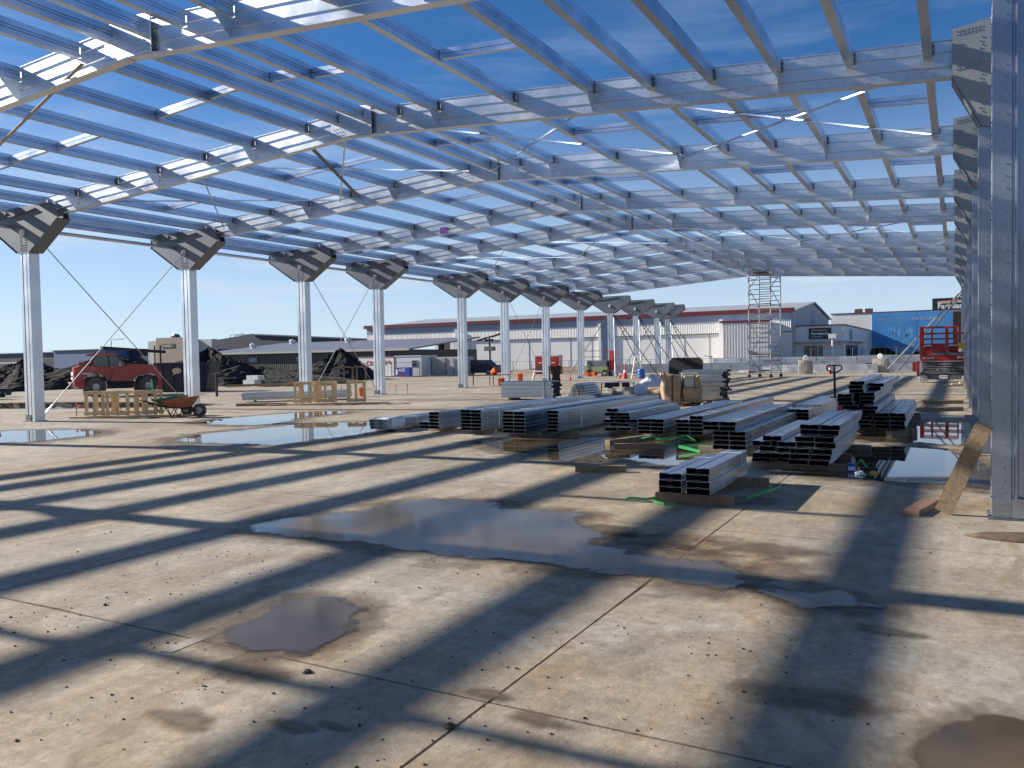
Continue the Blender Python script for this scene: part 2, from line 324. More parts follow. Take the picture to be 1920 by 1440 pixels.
PUDDLES = [
    ('long puddle mirroring the first column at far left', [(-20.93,10.98), (-20.21,12.09), (-18.34,12.53), (-17.49,12.08), (-17.16,11.53), (-17.09,10.92), (-16.97,10.15), (-18.16,9.51)], .10),
    ('wide blue puddle left of the plastic wrapped bundle end', [(-14.04,11.38), (-14.82,12.55), (-14.59,13.57), (-14.59,14.76), (-14.33,15.99), (-13.65,16.02), (-13.16,16.68), (-12.08,16.15), (-11.42,14.85), (-11.27,14.09), (-11.33,12.63), (-11.38,11.36), (-12.02,11.44), (-12.63,11.33), (-13.25,11.22)], .10),
    ('puddle below the right hand timber frames', [(-18.02,15.28), (-18.25,16.79), (-17.79,18.45), (-17.29,19.79), (-16.24,19.56), (-16.28,18.17), (-16.23,17.13), (-15.45,16.02), (-15.39,14.84), (-16.66,14.62)], .12),
    ('thin distant puddle in front of the telehandler', [(-37.21,19.77), (-34.44,21.11), (-31.53,22.07), (-27.31,22.14), (-24.16,21.73), (-25.66,20.10), (-28.46,18.84), (-32.95,17.50)], .2),
    ('largest puddle across the middle of the floor', [(-6.04,5.68), (-5.97,6.19), (-5.47,6.60), (-5.53,7.28), (-5.21,7.68), (-4.40,7.79), (-4.33,7.42), (-3.51,7.61), (-3.25,7.47), (-3.22,7.12), (-2.80,6.77), (-2.69,6.26), (-2.37,6.23), (-2.32,6.13), (-2.02,6.15), (-1.47,6.16), (-1.34,5.76), (-1.28,5.52), (-1.50,5.42), (-1.86,5.55), (-2.34,5.56), (-2.47,5.57), (-2.97,5.60), (-3.59,5.47), (-4.24,5.56), (-4.73,5.57), (-5.71,5.48)], .035),
    ('round shaded puddle at lower left of the floor', [(-3.84,3.49), (-3.86,3.79), (-3.89,4.18), (-3.37,4.13), (-3.30,4.05), (-3.27,3.88), (-3.10,3.65), (-3.14,3.49), (-3.12,3.32), (-3.33,3.22), (-3.56,3.23), (-3.71,3.27)], .022),
    ('muddy brown puddle in the bottom right corner', [(-0.15,3.53), (-0.14,3.60), (-0.09,3.72), (-0.06,3.84), (0.09,4.02), (0.16,4.04), (0.28,4.04), (0.47,4.03), (0.40,3.43), (-0.12,3.16), (-0.14,3.43)], .018),
    ('small ragged puddle right of the large middle one', [(-1.25,5.56), (-1.10,5.60), (-0.92,5.57), (-0.74,5.76), (-0.62,5.69), (-0.54,5.54), (-0.43,5.51), (-0.53,5.41), (-0.70,5.39), (-0.87,5.26), (-0.95,5.32), (-1.05,5.46)], .02),
    ('puddle under the ends of the middle steel bundles', [(-8.08,13.31), (-7.59,13.90), (-5.98,14.87), (-4.97,15.77), (-4.38,16.55), (-3.56,13.77), (-3.61,12.21), (-3.51,11.22), (-4.16,11.60), (-4.72,11.94), (-4.78,11.23), (-5.20,11.20), (-6.28,11.96), (-7.06,12.34)], .06),
    ('puddle beside the tall messy bundle near the right columns', [(-0.71,17.53), (-0.70,20.01), (0.39,20.52), (0.41,17.89), (0.23,15.44), (-0.26,15.46), (-0.66,15.73), (-1.59,15.49), (-1.83,17.82), (-1.16,18.20)], .06),
    ('puddle behind the leaning timber prop', [(-1.68,13.88), (-1.28,14.91), (-0.29,14.81), (0.06,13.92), (0.40,12.54), (0.39,10.74), (0.22,10.62), (0.07,10.95), (-0.53,10.83), (-0.79,10.84), (-1.02,10.88), (-1.74,11.12), (-1.90,11.34), (-1.56,11.93)], .05),
]
def area(p): return sum(a[0] * b[1] - b[0] * a[1] for a, b in zip(p, p[1:] + p[:1])) / 2
def sheet(name, poly, z, m):
    if area(poly) < 0: poly = poly[::-1]
    return MB().add([(x, y, z) for x, y in poly], [tuple(range(len(poly)))]).build(name, m)
def soft_sheet(name, poly, z, m, d, step=None):
    """a film on a fine grid; its depth runs out to nothing over the width d around the outline"""
    if area(poly) < 0: poly = poly[::-1]
    xs = [p[0] for p in poly]; ys = [p[1] for p in poly]; x0, x1, y0, y1 = min(xs) - d, max(xs) + d, min(ys) - d, max(ys) + d
    step = step or max(d * .5, (x1 - x0) / 130, (y1 - y0) / 130); nx, ny = int((x1 - x0) / step) + 1, int((y1 - y0) / step) + 1
    seg = list(zip(poly, poly[1:] + poly[:1])); dep = {}
    for i in range(nx + 1):
        for j in range(ny + 1):
            px, py = x0 + i * step, y0 + j * step; ins = False; best = 1e9
            for (ax, ay), (bx, by) in seg:
                if (ay > py) != (by > py) and px < (bx - ax) * (py - ay) / (by - ay) + ax: ins = not ins
                vx, vy = bx - ax, by - ay; q = vx * vx + vy * vy
                t = max(0, min(1, ((px - ax) * vx + (py - ay) * vy) / q)) if q else 0
                e = (ax + t * vx - px) ** 2 + (ay + t * vy - py) ** 2
                if e < best: best = e
            dep[i, j] = max(0, min(1, .5 + (1 if ins else -1) * math.sqrt(best) / (2 * d)))
    vs = []; val = []; idx = {}; fs = []
    for i in range(nx):
        for j in range(ny):
            c = [(i, j), (i + 1, j), (i + 1, j + 1), (i, j + 1)]
            if max(dep[k] for k in c) <= 0: continue
            for k in c:
                if k not in idx: idx[k] = len(vs); vs.append((x0 + k[0] * step, y0 + k[1] * step, z)); val.append(dep[k])
            fs.append(tuple(idx[k] for k in c))
    me = bpy.data.meshes.new(name); me.from_pydata(vs, [], fs); me.materials.append(M[m])
    at = me.attributes.new('depth', 'FLOAT', 'POINT'); at.data.foreach_set('value', val)
    return obj(name, me)
def thin_out(m, scale, amt, soft):
    """let the film break up where it is thinnest"""
    n, l = m.node_tree.nodes, m.node_tree.links; p = n['Principled BSDF']
    a = n.new('ShaderNodeAttribute'); a.attribute_name = 'depth'; g = n.new('ShaderNodeNewGeometry')
    t = n.new('ShaderNodeTexNoise'); t.inputs['Scale'].default_value = scale; t.inputs['Detail'].default_value = 7; t.inputs['Roughness'].default_value = .6; l.new(g.outputs['Position'], t.inputs[0])
    q = n.new('ShaderNodeMath'); q.operation = 'MULTIPLY_ADD'; q.inputs[1].default_value = amt; q.inputs[2].default_value = -amt / 2; l.new(t.outputs[0], q.inputs[0])
    r = n.new('ShaderNodeMath'); r.operation = 'ADD'; l.new(a.outputs['Fac'], r.inputs[0]); l.new(q.outputs[0], r.inputs[1])
    mr = n.new('ShaderNodeMapRange'); mr.inputs['From Min'].default_value = .5 - soft; mr.inputs['From Max'].default_value = .5 + soft; l.new(r.outputs[0], mr.inputs[0])
    l.new(mr.outputs[0], p.inputs['Alpha'])
thin_out(M['water'], 2.6, 1.6, .09); thin_out(M['silty'], 3.4, 1.7, .12); thin_out(M['wet'], 3.0, 1.6, .45)
for k, (lab, poly, amp) in enumerate(PUDDLES):
    if area(poly) < 0: poly = poly[::-1]
    p = smooth_poly(poly); d = min(.34, max(.07, amp * 4.5))
    struct(soft_sheet('puddle', p, .008, 'silty' if 4 <= k <= 7 else 'water', d))['label'] = lab
    struct(soft_sheet('wet_patch', grow(p, d * .7), .004, 'wet', d * 1.5))['label'] = 'damp concrete rim, ' + lab
# isolated damp stains
for k, (x, y, rx, ry) in enumerate([(-2.55, 2.62, .10, .04), (-2.40, 2.70, .08, .03), (-1.62, 3.15, .13, .05), (-1.95, 3.3, .09, .04), (-3.05, 2.45, .16, .06), (-2.25, 6.75, .35, .2), (-1.95, 6.45, .25, .16), (-1.45, 6.75, .35, .2), (-.35, 5.05, .16, .06), (-2.75, 6.9, .3, .14), (-1.2, 6.1, .3, .18), (-2.0, 8.9, .3, .2), (-3.2, 3.0, .2, .1), (-.6, 3.9, .3, .1)]):
    p = [(x + rx * math.cos(t) * (1 + .25 * math.sin(3 * t + k)), y + ry * math.sin(t) * (1 + .25 * math.cos(2 * t + k))) for t in [2 * math.pi * i / 26 for i in range(26)]]
    struct(soft_sheet('damp_stain', p, .0045, 'wet', min(rx, ry) * .9, min(rx, ry) * .35))
# wiped pale strip by the shaded puddle
struct(sheet('screed_strip', [(-3.893, 2.985), (-3.808, 3.008), (-3.837, 3.763), (-3.918, 3.724)], .003, 'strip'))

# clods and crumbs of mud, uncountable
def clods():
    m = MB(); rnd = random.Random(3)
    for k in range(5200):
        if k < 3400:
            x = rnd.uniform(-9, 2.2); y = 1.6 + 13 * rnd.random() ** 1.5
        else: x = rnd.gauss(rnd.choice([-3.4, -1.2, -2.6, -.4, -5]), .5); y = rnd.gauss(rnd.choice([3.7, 3.2, 4.6, 2.6]), .5)
        s = .0018 + .007 * rnd.random() ** 7 + (rnd.random() < .0015) * .009
        a = rnd.random() * 6.28; q = [(x + s * rnd.uniform(.6, 1.5) * math.cos(a + t), y + s * rnd.uniform(.6, 1.5) * math.sin(a + t), .001) for t in (0, 1.26, 2.5, 3.8, 5)]
        top = [(x + (v[0] - x) * .55, y + (v[1] - y) * .55, s * rnd.uniform(.5, 1.1)) for v in q]
        m.add(q + top, [(i, (i + 1) % 5, 5 + (i + 1) % 5, 5 + i) for i in range(5)] + [(5, 6, 7, 8, 9)])
    return m.build('mud_crumbs', 'mud')
tag(clods(), 'dark mud crumbs scattered over the concrete floor', 'mud', kind='stuff')
def lump(x, y, s, seed):
    rnd = random.Random(seed); m = MB(); n = 9
    rings = [(1, 0), (1.05, .35), (.8, .7), (.4, .95)]
    m.lathe([(s * r, s * .8 * z) for r, z in rings], n, (x, y, 0))
    m.v = [(x + (a - x) * rnd.uniform(.75, 1.3), y + (b - y) * rnd.uniform(.75, 1.3), max(0, c * rnd.uniform(.7, 1.3))) for a, b, c in m.v]
    return m
for (x, y, s, lab) in [(-1.93, 2.92, .024, 'mud clod at the crossing of the two saw cuts'), (-2.93, 3.12, .022, 'mud clod below the round shaded puddle'), (-1.12, 2.72, .014, 'mud clod on the saw cut at bottom right')]:
    tag(lump(x, y, s, int(s * 1000)).build('mud_clod', 'mud'), lab, 'mud clod', 'mud clods on the floor')

# ------------------------------------------------------------------ steel building frame
FR = [-2.6, 3.0, 8.4, 13.87, 19.37, 25.0, 29.85, 37.05, 41.75, 47.2, 52.75]      # front of each frame at the left columns
LATER = [58.5, 64.1, 69.55, 72.6]                                               # columns still waiting for their rafters
NV = 2                                                                          # FR[2] is the nearest rafter in view
SK = .45 / 23.3
def fy(d, x): return d + .15 + SK * (x + 23.2)                                  # centre line of a frame at x
def zb(x): return 6.47 - (.0700 * (-11.6 - x) if x < -11.6 else .0612 * (x + 11.6))
HR = .60                                                                        # rafter depth

def raf_profile():
    """(y,z) outline of two ribbed cold-formed channels back to back"""
    n = [(-.014, .012), (-.014, .185), (-.030, .19), (-.014, .197), (-.014, .40), (-.030, .405), (-.014, .412)]
    near = [(-.085, 0), (-.085, .028), (-.078, .028), (-.078, .010)] + n + [(-.014, HR - .02), (-.026, HR - .01), (-.026, HR)]
    far = [(-.085, 0), (-.085, .03), (-.075, .03), (-.075, .012), (-.014, .012), (-.014, HR - .012), (-.075, HR - .012), (-.075, HR - .03), (-.085, HR - .03), (-.085, HR)]
    return near + [(-y, z) for y, z in far[::-1]]
RP = raf_profile()
def sheared(prof, x0, x1, d):
    n = len(prof); m = MB(); vs = []
    for x in (x0, x1):
        vs += [(x, fy(d, x) + y, zb(x) + z) for y, z in prof]
    m.add(vs, [(i, (i + 1) % n, n + (i + 1) % n, n + i) for i in range(n)] + [tuple(range(n - 1, -1, -1)), tuple(range(n, 2 * n))])
    return m
PX = [-24.5, -23.6, -22.35, -21.0, -19.35, -17.75, -16.1, -14.5, -12.87, -11.95, -11.25, -10.35, -9.35, -7.6, -5.92, -4.8, -3.7, -2.57, -1.45, -.33]
FLY = {-21.0, -17.75, -14.5, -9.35, -5.92, -2.57}
def bolts(m, pts, r=.009, h=.012, axis=(0, -1, 0)):
    ax = Vector(axis)
    for p in pts: m.tube(Vector(p), Vector(p) + ax * h, r, 6)
    return m

def make_rafter(k):
    d = FR[k]; vis = k - NV
    where = ['nearest galvanised rafter in view, crossing the top left corner'] + [f'{ORD[i + 1]} galvanised rafter from the camera' + (' carrying purple tape' if i == 3 else ', farthest one, behind the scaffold tower' if i == 8 else '') for i in range(1, 9)]
    lab = where[vis] if vis >= 0 else ['galvanised rafter behind the camera', 'galvanised rafter above the camera'][k]
    t = thing('roof_rafter', lab, 'rafter', (0, 0, 0), 0, 'galvanised roof rafters')
    for x0, x1 in ((-22.6, -11.62), (-11.6, .42)):
        normals_out(sheared(RP, x0, x1, d).build('rafter_half', 'galv_raf', t).data)
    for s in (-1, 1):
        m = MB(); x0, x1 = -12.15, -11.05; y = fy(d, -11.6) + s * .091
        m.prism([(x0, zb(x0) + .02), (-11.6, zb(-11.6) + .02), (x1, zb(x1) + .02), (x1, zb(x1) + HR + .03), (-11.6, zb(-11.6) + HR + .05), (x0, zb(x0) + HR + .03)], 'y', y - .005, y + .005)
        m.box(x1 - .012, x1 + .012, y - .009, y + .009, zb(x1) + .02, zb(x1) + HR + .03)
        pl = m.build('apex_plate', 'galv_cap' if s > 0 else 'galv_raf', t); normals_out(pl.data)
        if s < 0 and vis >= 0 and vis < 5:
            b = MB(); bolts(b, [(x, y - .005, zb(x) + z) for x in (-12.08, -12.0, -11.92, -11.84, -11.36, -11.28, -11.2, -11.12) for z in (.08, .16, .24, .36, .44, .52)])
            o = b.build('bolts', 'bolt', pl); o['kind'] = 'stuff'
    if 0 <= vis < 5:
        b = MB(); bolts(b, [(-x, fy(d, -x) - .014, zb(-x) + z) for x in [.3 + .19 * i for i in range(26)] for z in (.06, .135, .465, .54)], .008)
        bolts(b, [(-22 + .12 * i, fy(d, -22 + .12 * i) - .014, zb(-22 + .12 * i) + z) for i in range(24) for z in (.08, .53)], .008)
        b.build('bolts', 'bolt', t)['kind'] = 'stuff'
    for x in sorted(FLY):
        y = fy(d, x); z0 = zb(x) + .03; z1 = zb(x) + HR - .30
        m = MB().prism([(y - .34, z1 + .04), (y - .34, z1), (y - .09, z0), (y - .015, z0), (y - .015, z1 + .04)], 'x', x - .047, x - .037)
        m.box(x - .047, x + .01, y - .345, y - .33, z1 + .005, z1 + .2)
        normals_out(m.build('fly_brace', 'galv_raf', t).data)
    return t
for k in range(len(FR)): make_rafter(k)

# purlins
DP = .25
PP = [(0, 0), (0, .096), (-.014, .102), (0, .109), (0, .141), (-.014, .147), (0, .154), (0, DP), (-.13, DP), (-.13, DP - .022), (-.123, DP - .022), (-.123, DP - .007), (-.016, DP - .007), (-.016, .007), (-.123, .007), (-.123, .022), (-.13, .022), (-.13, 0)]
BAYN = ['in the bay behind the camera', 'in the bay above the camera', 'in the nearest bay in view'] + [f'in the {ORD[i]} bay' for i in range(2, 9)]
pm_cache = {}
ridge_i = sum(1 for x in PX if x < -11.6)
def side_name(i):
    return f'{ORD[ridge_i - i]} left of the ridge' if i < ridge_i else f'{ORD[i - ridge_i + 1]} right of the ridge'
for b in range(len(FR) - 1):
    L = FR[b + 1] - FR[b] - .04
    me = pm_cache.get(round(L, 2))
    if not me:
        me = normals_out(MB().prism(PP, 'y', 0, L).mesh('roof_purlin', 'galv')); pm_cache[round(L, 2)] = me
        cl = normals_out(MB().box(.0005, .012, 0, .09, .03, .19).box(.012, .03, .03, .05, .06, .08).box(.012, .03, .03, .05, .14, .16).mesh('cleat', 'galv_cap')); pm_cache[('c', round(L, 2))] = cl
    cl = pm_cache[('c', round(L, 2))]
    for i, x in enumerate(PX):
        z = zb(x) + HR - DP - .002
        y = fy(FR[b], x) + .02
        o = tag(obj('roof_purlin', me, None, (x, y, z)), f'galvanised roof purlin {side_name(i)} {BAYN[b]}', 'purlin', 'roof purlins between the rafters')
        if 2 <= b < 7 and i > 2:
            obj('cleat', cl, o, (0, L - .09, 0))
# bridging pieces between purlins at mid bay
BPROF = [(-.05, 0), (-.05, .072), (-.038, .078), (-.05, .085), (-.05, .165), (.03, .165), (.03, .155), (-.03, .155), (-.03, .01), (.03, .01), (.03, 0)]
rb = random.Random(5)
for b in range(0, len(FR) - 1):
    for i in range(2, len(PX) - 1):
        xa, xb = PX[i] + .015, PX[i + 1] - .133
        if PX[i + 1] - PX[i] < .8: continue
        if rb.random() < .36: continue
        xm = (xa + xb) / 2; ym = fy((FR[b] + FR[b + 1]) / 2, xm) + (.05 if i % 2 else -.05)
        def zz(x): return zb(x) + HR - DP + .025
        m = MB(); n = len(BPROF)
        m.add([(x, y, zz(x) + z) for x in (xa, xb) for y, z in BPROF], [(q, (q + 1) % n, n + (q + 1) % n, n + q) for q in range(n)] + [tuple(range(n - 1, -1, -1)), tuple(range(n, 2 * n))])
        m.box(xa, xa + .06, .032, .044, zz(xa) + .02, zz(xa) + .15)
        o = m.build('bridging', 'galv', None, (0, ym, 0)); normals_out(o.data)
        tag(o, f'bridging right of the purlin {side_name(i)}, {BAYN[b]}', 'bridging', 'mid bay bridging pieces')
# plan bracing: slim pressed channels that zigzag just under the purlins
def brace(a, b, lab, w=.035, name='roof_brace'):
    m = MB().bar(a, b, w, .012); d = (Vector(b) - Vector(a)).normalized(); u = Vector((d.y, -d.x, 0)).normalized() * (w / 2)
    for s in (-1, 1): m.bar(Vector(a) + u * s + Vector((0, 0, .015)), Vector(b) + u * s + Vector((0, 0, .012)), .006, .03)
    tag(m.build(name, 'galv'), lab, 'brace', 'diagonal roof braces')
def rz_(x): return zb(x) + HR - DP - .03
for b, nm in ((3, 'second'), (6, 'fifth')):
    for (xa, xb, wd, sd) in ((-21.4, -16.5, .028, 'left eave'), (-16.5, -11.9, .035, 'left slope'), (-11.2, -5.9, .035, 'right slope'), (-5.9, -.2, .035, 'right eave')):
        ya, yb = fy(FR[b], xa) + .2, fy(FR[b + 1], xb) - .2
        brace((xa, ya, rz_(xa)), (xb, yb, rz_(xb)), f'roof brace running away from the camera, {sd}, {nm} bay', wd)
        brace((xa, yb, rz_(xa) - .05), (xb, ya, rz_(xb) - .05), f'roof brace running towards the camera, {sd}, {nm} bay', wd)
# broad ribbed strut in the second bay
st = MB(); a = (-15.6, fy(FR[4], -15.6) - .3, rz_(-15.6) - .09); b_ = (-13.2, fy(FR[3], -13.2) + .4, rz_(-13.2) - .09); st.bar(a, b_, .10, .02)
tag(st.build('roof_strut', 'galv_cap'), 'broad dark diagonal strut under the left purlins of the second bay', 'brace')
tag(MB().box(-16.6, -16.3, fy(FR[5], -16.4) - .12, fy(FR[5], -16.4) - .10, 6.14, 6.38).build('purple_tape', 'purple'), 'purple tape tied to a rafter', 'tape')
sl = MB(); sl.bar((-12.35, 8.42, 6.44), (-18.4, 10.4, 6.30), .06, .012)
tag(sl.build('webbing_sling', 'sling'), 'pale webbing strap running left from the nearest rafter', 'strap')

# left columns with their spreading heads
CXL, CXR = -23.47, -23.04
def col_profile(x0, x1, y0, y1):
    """(x,y) outline with two grooves in the faces that look along the building"""
    w = x1 - x0; a, b_, c, e = x0 + w * .25, x0 + w * .33, x0 + w * .66, x0 + w * .74; dp = .09
    f = [(x0, y0), (a, y0), (a, y0 + dp), (b_, y0 + dp), (b_, y0 + .004), (c, y0 + .004), (c, y0 + dp), (e, y0 + dp), (e, y0), (x1, y0)]
    r = [(x, y1 - (y - y0)) for x, y in f[::-1]]
    return f + r
CAPP = [(-24.92, 6.10), (-24.92, 5.66), (-23.56, 4.82), (-22.96, 4.80), (-21.62, 5.64), (-21.72, 6.10)]
lc_mesh = {}
def left_column(d, i, vis):
    n = i
    lab = f'galvanised Y headed column, {ORD[n]} from the left' if vis else f'galvanised Y headed column out of view, {["two bays behind", "one bay behind", "beside"][i]} the first'
    if vis and i > 8: lab = f'far Y headed column without a rafter, {ORD[i - 8]} of the four'
    t = thing('steel_column', lab, 'column', (0, d, 0), 0, 'columns along the left side')
    def part(name, key, fn, m, par=t):
        if key not in lc_mesh: lc_mesh[key] = normals_out(fn().mesh(name, m))
        return obj(name, lc_mesh[key], par)
    part('shaft', 'shaft', lambda: MB().prism(col_profile(CXL, CXR, 0, .30), 'z', .02, 4.84), 'galv_col')
    part('base_plate', 'bp', lambda: MB().box(CXL - .05, CXR + .05, -.06, .36, 0, .02), 'galv_cap')
    part('base_cover', 'bc', lambda: MB().box(CXL + .01, CXL + .27, -.012, -.001, .03, .19), 'galv_cap')
    def plate(y0, y1): return MB().prism(CAPP, 'y', y0, y1)
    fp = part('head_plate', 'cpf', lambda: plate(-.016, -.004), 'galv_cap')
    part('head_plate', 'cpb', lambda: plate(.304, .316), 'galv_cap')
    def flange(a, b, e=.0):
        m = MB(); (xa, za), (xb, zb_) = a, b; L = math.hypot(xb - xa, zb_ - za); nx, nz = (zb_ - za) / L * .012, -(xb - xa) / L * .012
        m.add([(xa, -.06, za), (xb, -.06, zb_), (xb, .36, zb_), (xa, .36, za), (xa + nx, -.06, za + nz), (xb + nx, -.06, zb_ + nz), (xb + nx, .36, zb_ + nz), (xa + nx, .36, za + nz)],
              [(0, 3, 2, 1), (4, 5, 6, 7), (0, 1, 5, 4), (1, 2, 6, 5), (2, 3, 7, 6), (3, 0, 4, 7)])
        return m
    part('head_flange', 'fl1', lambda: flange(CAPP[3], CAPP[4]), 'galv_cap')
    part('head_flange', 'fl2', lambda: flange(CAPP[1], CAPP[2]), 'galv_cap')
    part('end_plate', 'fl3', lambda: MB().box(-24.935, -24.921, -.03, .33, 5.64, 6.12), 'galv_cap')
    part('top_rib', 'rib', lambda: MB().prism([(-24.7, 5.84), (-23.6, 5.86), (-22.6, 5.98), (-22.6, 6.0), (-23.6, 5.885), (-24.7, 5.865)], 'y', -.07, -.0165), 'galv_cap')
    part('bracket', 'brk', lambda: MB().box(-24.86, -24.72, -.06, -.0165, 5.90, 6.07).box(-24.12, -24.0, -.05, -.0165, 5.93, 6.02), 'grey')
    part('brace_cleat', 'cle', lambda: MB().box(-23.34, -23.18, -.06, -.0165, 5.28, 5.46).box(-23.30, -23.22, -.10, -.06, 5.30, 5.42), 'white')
    def cb():
        m = MB(); bolts(m, [(-23.42 + .06 * q, -.016, 4.88 + .07 * r) for q in range(6) for r in range(7) if q in (0, 1, 4, 5) or r < 3], .011)
        bolts(m, [(x, 0, .1 + .11 * q) for x in (CXL + .05, CXR - .05) for q in range(42)], .007); return m
    if vis and i <= 6: part('bolts', 'cb', cb, 'bolt')['kind'] = 'stuff'
    return t
for k, d in enumerate(FR + LATER):
    if k >= 3: left_column(d, k - 2, True)
    else: left_column(d, k, False)
# struts between the heads
for k in range(2, 13):
    dl = FR + LATER
    a, b_ = dl[k] + .33, dl[k + 1] - .03
    if k >= 10: continue
    tag(MB().tube((-23.75, a, 5.57), (-23.75, b_, 5.57), .055, 10).build('eave_tube', 'galv_col'), f'round steel tube between column heads in the {"nearest" if k == 2 else ORD[k - 1]} left bay', 'tube', 'tubes tying the column heads')
# wire bracing
for (ka, kb, nm) in ((3, 4, 'first and second'), (5, 6, 'third and fourth'), (8, 9, 'sixth and seventh')):
    dl = FR
    for flip in (0, 1):
        p = (-23.26, dl[ka] + .1, 5.36 if not flip else .12); q = (-23.26, dl[kb] + .1, .12 if not flip else 5.36)
        if not flip: p = (-23.26, dl[ka] + .32, 5.36); q = (-23.26, dl[kb] - .02, .12)
        else: p = (-23.20, dl[ka] + .32, .12); q = (-23.20, dl[kb] - .07, 5.36)
        m = MB().tube(p, q, .014, 6); low = Vector(q if not flip else p); hi = Vector(p if not flip else q); dv = (hi - low).normalized()
        o = m.build('wire_brace', 'cable'); MB().tube(low, low + dv * .45, .03, 6).build('turnbuckle', 'galv_col', o)
        tag(o, f'wire brace {"falling" if not flip else "rising"} away from the camera between {nm} left columns', 'brace', 'wire braces of the left columns')
# raking props of the far columns
for j, d in enumerate(LATER):
    for q, (dx, dy, lab) in enumerate(((3.2, .6, 'long prop to the right'), (-2.8, -1.2, 'prop to the left'), (1.2, -2.6, 'prop towards the camera'), (1.6, 2.4, 'short prop to the rear'))):
        o = MB().tube((-23.25 + (.25 if dx > 0 else -.25), d + .15, 4.7), (-23.25 + dx * 1.1, d + .15 + dy, .02), .035, 6).build('raking_prop', 'prop' if q != 2 else 'galv_col')
        MB().box(-23.25 + dx * 1.1 - .12, -23.25 + dx * 1.1 + .12, d + .03 + dy, d + .27 + dy, 0, .02).build('foot_plate', 'prop', o)
        tag(o, f'{lab} of the {ORD[j + 1]} column without a rafter', 'prop', 'raking props of the far columns')

# right columns
RX0, RX1 = .29, .99
def right_profile():
    y0, y1 = 0, .36; x0, x1 = RX0, RX1
    f = [(x0, y0), (x0 + .155, y0), (x0 + .165, y0 + .02), (x0 + .178, y0 + .02), (x0 + .188, y0 - .012), (x0 + .204, y0 - .012), (x0 + .216, y0 + .035), (x1 - .216, y0 + .035), (x1 - .204, y0 - .012), (x1 - .188, y0 - .012), (x1 - .178, y0 + .02), (x1 - .165, y0 + .02), (x1 - .155, y0), (x1, y0)]
    return f + [(x, y1 - y) for x, y in f[::-1]]
HAP = [(-.06, 5.72), (-.06, 6.46), (.30, 6.50), (.95, 6.52), (.95, 4.95), (.40, 4.93), (.33, 4.95)]
rc_mesh = {}
RCN = 13
def right_column(d, i):
    vis = i - NV
    lab = ['right hand column behind the camera', 'right hand column beside the camera', 'nearest dark galvanised column at the right edge'][i] if i < 3 else f'{ORD[vis + 1]} galvanised column of the right hand row'
    t = thing('steel_column', lab, 'column', (0, d + .45, 0), 0, 'columns along the right side')
    def part(name, key, fn, m, par=t):
        if key not in rc_mesh: rc_mesh[key] = normals_out(fn().mesh(name, m))
        return obj(name, rc_mesh[key], par)
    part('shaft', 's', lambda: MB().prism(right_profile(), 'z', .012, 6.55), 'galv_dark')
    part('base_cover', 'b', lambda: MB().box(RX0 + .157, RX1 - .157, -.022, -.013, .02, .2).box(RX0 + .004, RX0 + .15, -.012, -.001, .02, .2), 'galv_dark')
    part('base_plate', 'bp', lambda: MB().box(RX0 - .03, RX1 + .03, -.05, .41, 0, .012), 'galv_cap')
    if i < 11:
        part('haunch_plate', 'h1', lambda: MB().prism(HAP, 'y', -.030, -.020), 'galv_haunch')
        part('haunch_plate', 'h2', lambda: MB().prism(HAP, 'y', .38, .39), 'galv_haunch')
        part('haunch_flange', 'h3', lambda: MB().add([(-.072, -.04, 5.72), (-.06, -.04, 5.72), (.33, -.04, 4.94), (.318, -.04, 4.94), (-.072, .4, 5.72), (-.06, .4, 5.72), (.33, .4, 4.94), (.318, .4, 4.94)], [(0, 1, 2, 3), (7, 6, 5, 4), (0, 4, 5, 1), (2, 6, 7, 3), (1, 5, 6, 2), (3, 7, 4, 0)]), 'galv_cap')
        def hb():
            m = MB(); bolts(m, [(.0 + .05 * q, -.03, z + .004 * q) for q in range(7) for z in (6.36, 6.41, 5.84, 5.89)] + [(-.02 + .04 * q, -.03, 6.0 + .07 * r) for q in range(3) for r in range(4)] + [(.30 + .03 * (r % 2), -.03, 5.0 + .055 * r) for r in range(24)], .010); return m
        if 2 < i < 7: part('bolts', 'hb', hb, 'bolt')['kind'] = 'stuff'
    def sb():
        m = MB(); bolts(m, [(RX0 + .105, 0, .25 + .113 * q) for q in range(56)], .0085, .01); bolts(m, [(RX0 + .045 + .04 * q, -.012, .05 + .05 * r) for q in range(3) for r in range(3)], .007, .008)
        bolts(m, [(RX0 + .2 + .03 * q, -.022, .14 + .03 * r) for q in range(6) for r in range(2)], .006, .008)
        bolts(m, [(RX0, .06, .2 + .113 * q) for q in range(56)], .0085, .01, (-1, 0, 0)); return m
    if 2 <= i < 5: part('bolts', 'sb', sb, 'bolt')['kind'] = 'stuff'
for i in range(1, 14): right_column((FR + LATER)[i], i)

# ------------------------------------------------------------------ bundles of steel sections
SW, SH = .25, .072
def section_mesh(L):
    t = .0022; c = .006; H = SH - .001
    out = [(c, 0), (.088, 0), (.1, .007), (.15, .007), (.162, 0), (SW - c, 0), (SW, c), (SW, H - c), (SW - c, H), (.162, H), (.15, H - .007), (.1, H - .007), (.088, H), (c, H), (0, H - c), (0, c)]
    ctr = (SW / 2, H / 2); inn = [(x + t * (1 if x < .09 else -1 if x > .16 else 0), z + t * (1 if z < ctr[1] else -1)) for x, z in out]
    n = len(out); m = MB(); vs = [(x, y, z) for y in (0, L) for x, z in out] + [(x, y, z) for y in (0, L) for x, z in inn]; fs = []
    for i in range(n):
        j = (i + 1) % n
        fs += [(i, j, n + j, n + i), (2 * n + i, 3 * n + i, 3 * n + j, 2 * n + j), (i, 2 * n + i, 2 * n + j, j), (n + i, n + j, 3 * n + j, 3 * n + i)]
    return normals_out(m.add(vs, fs).mesh('section', 'galv_pack'))
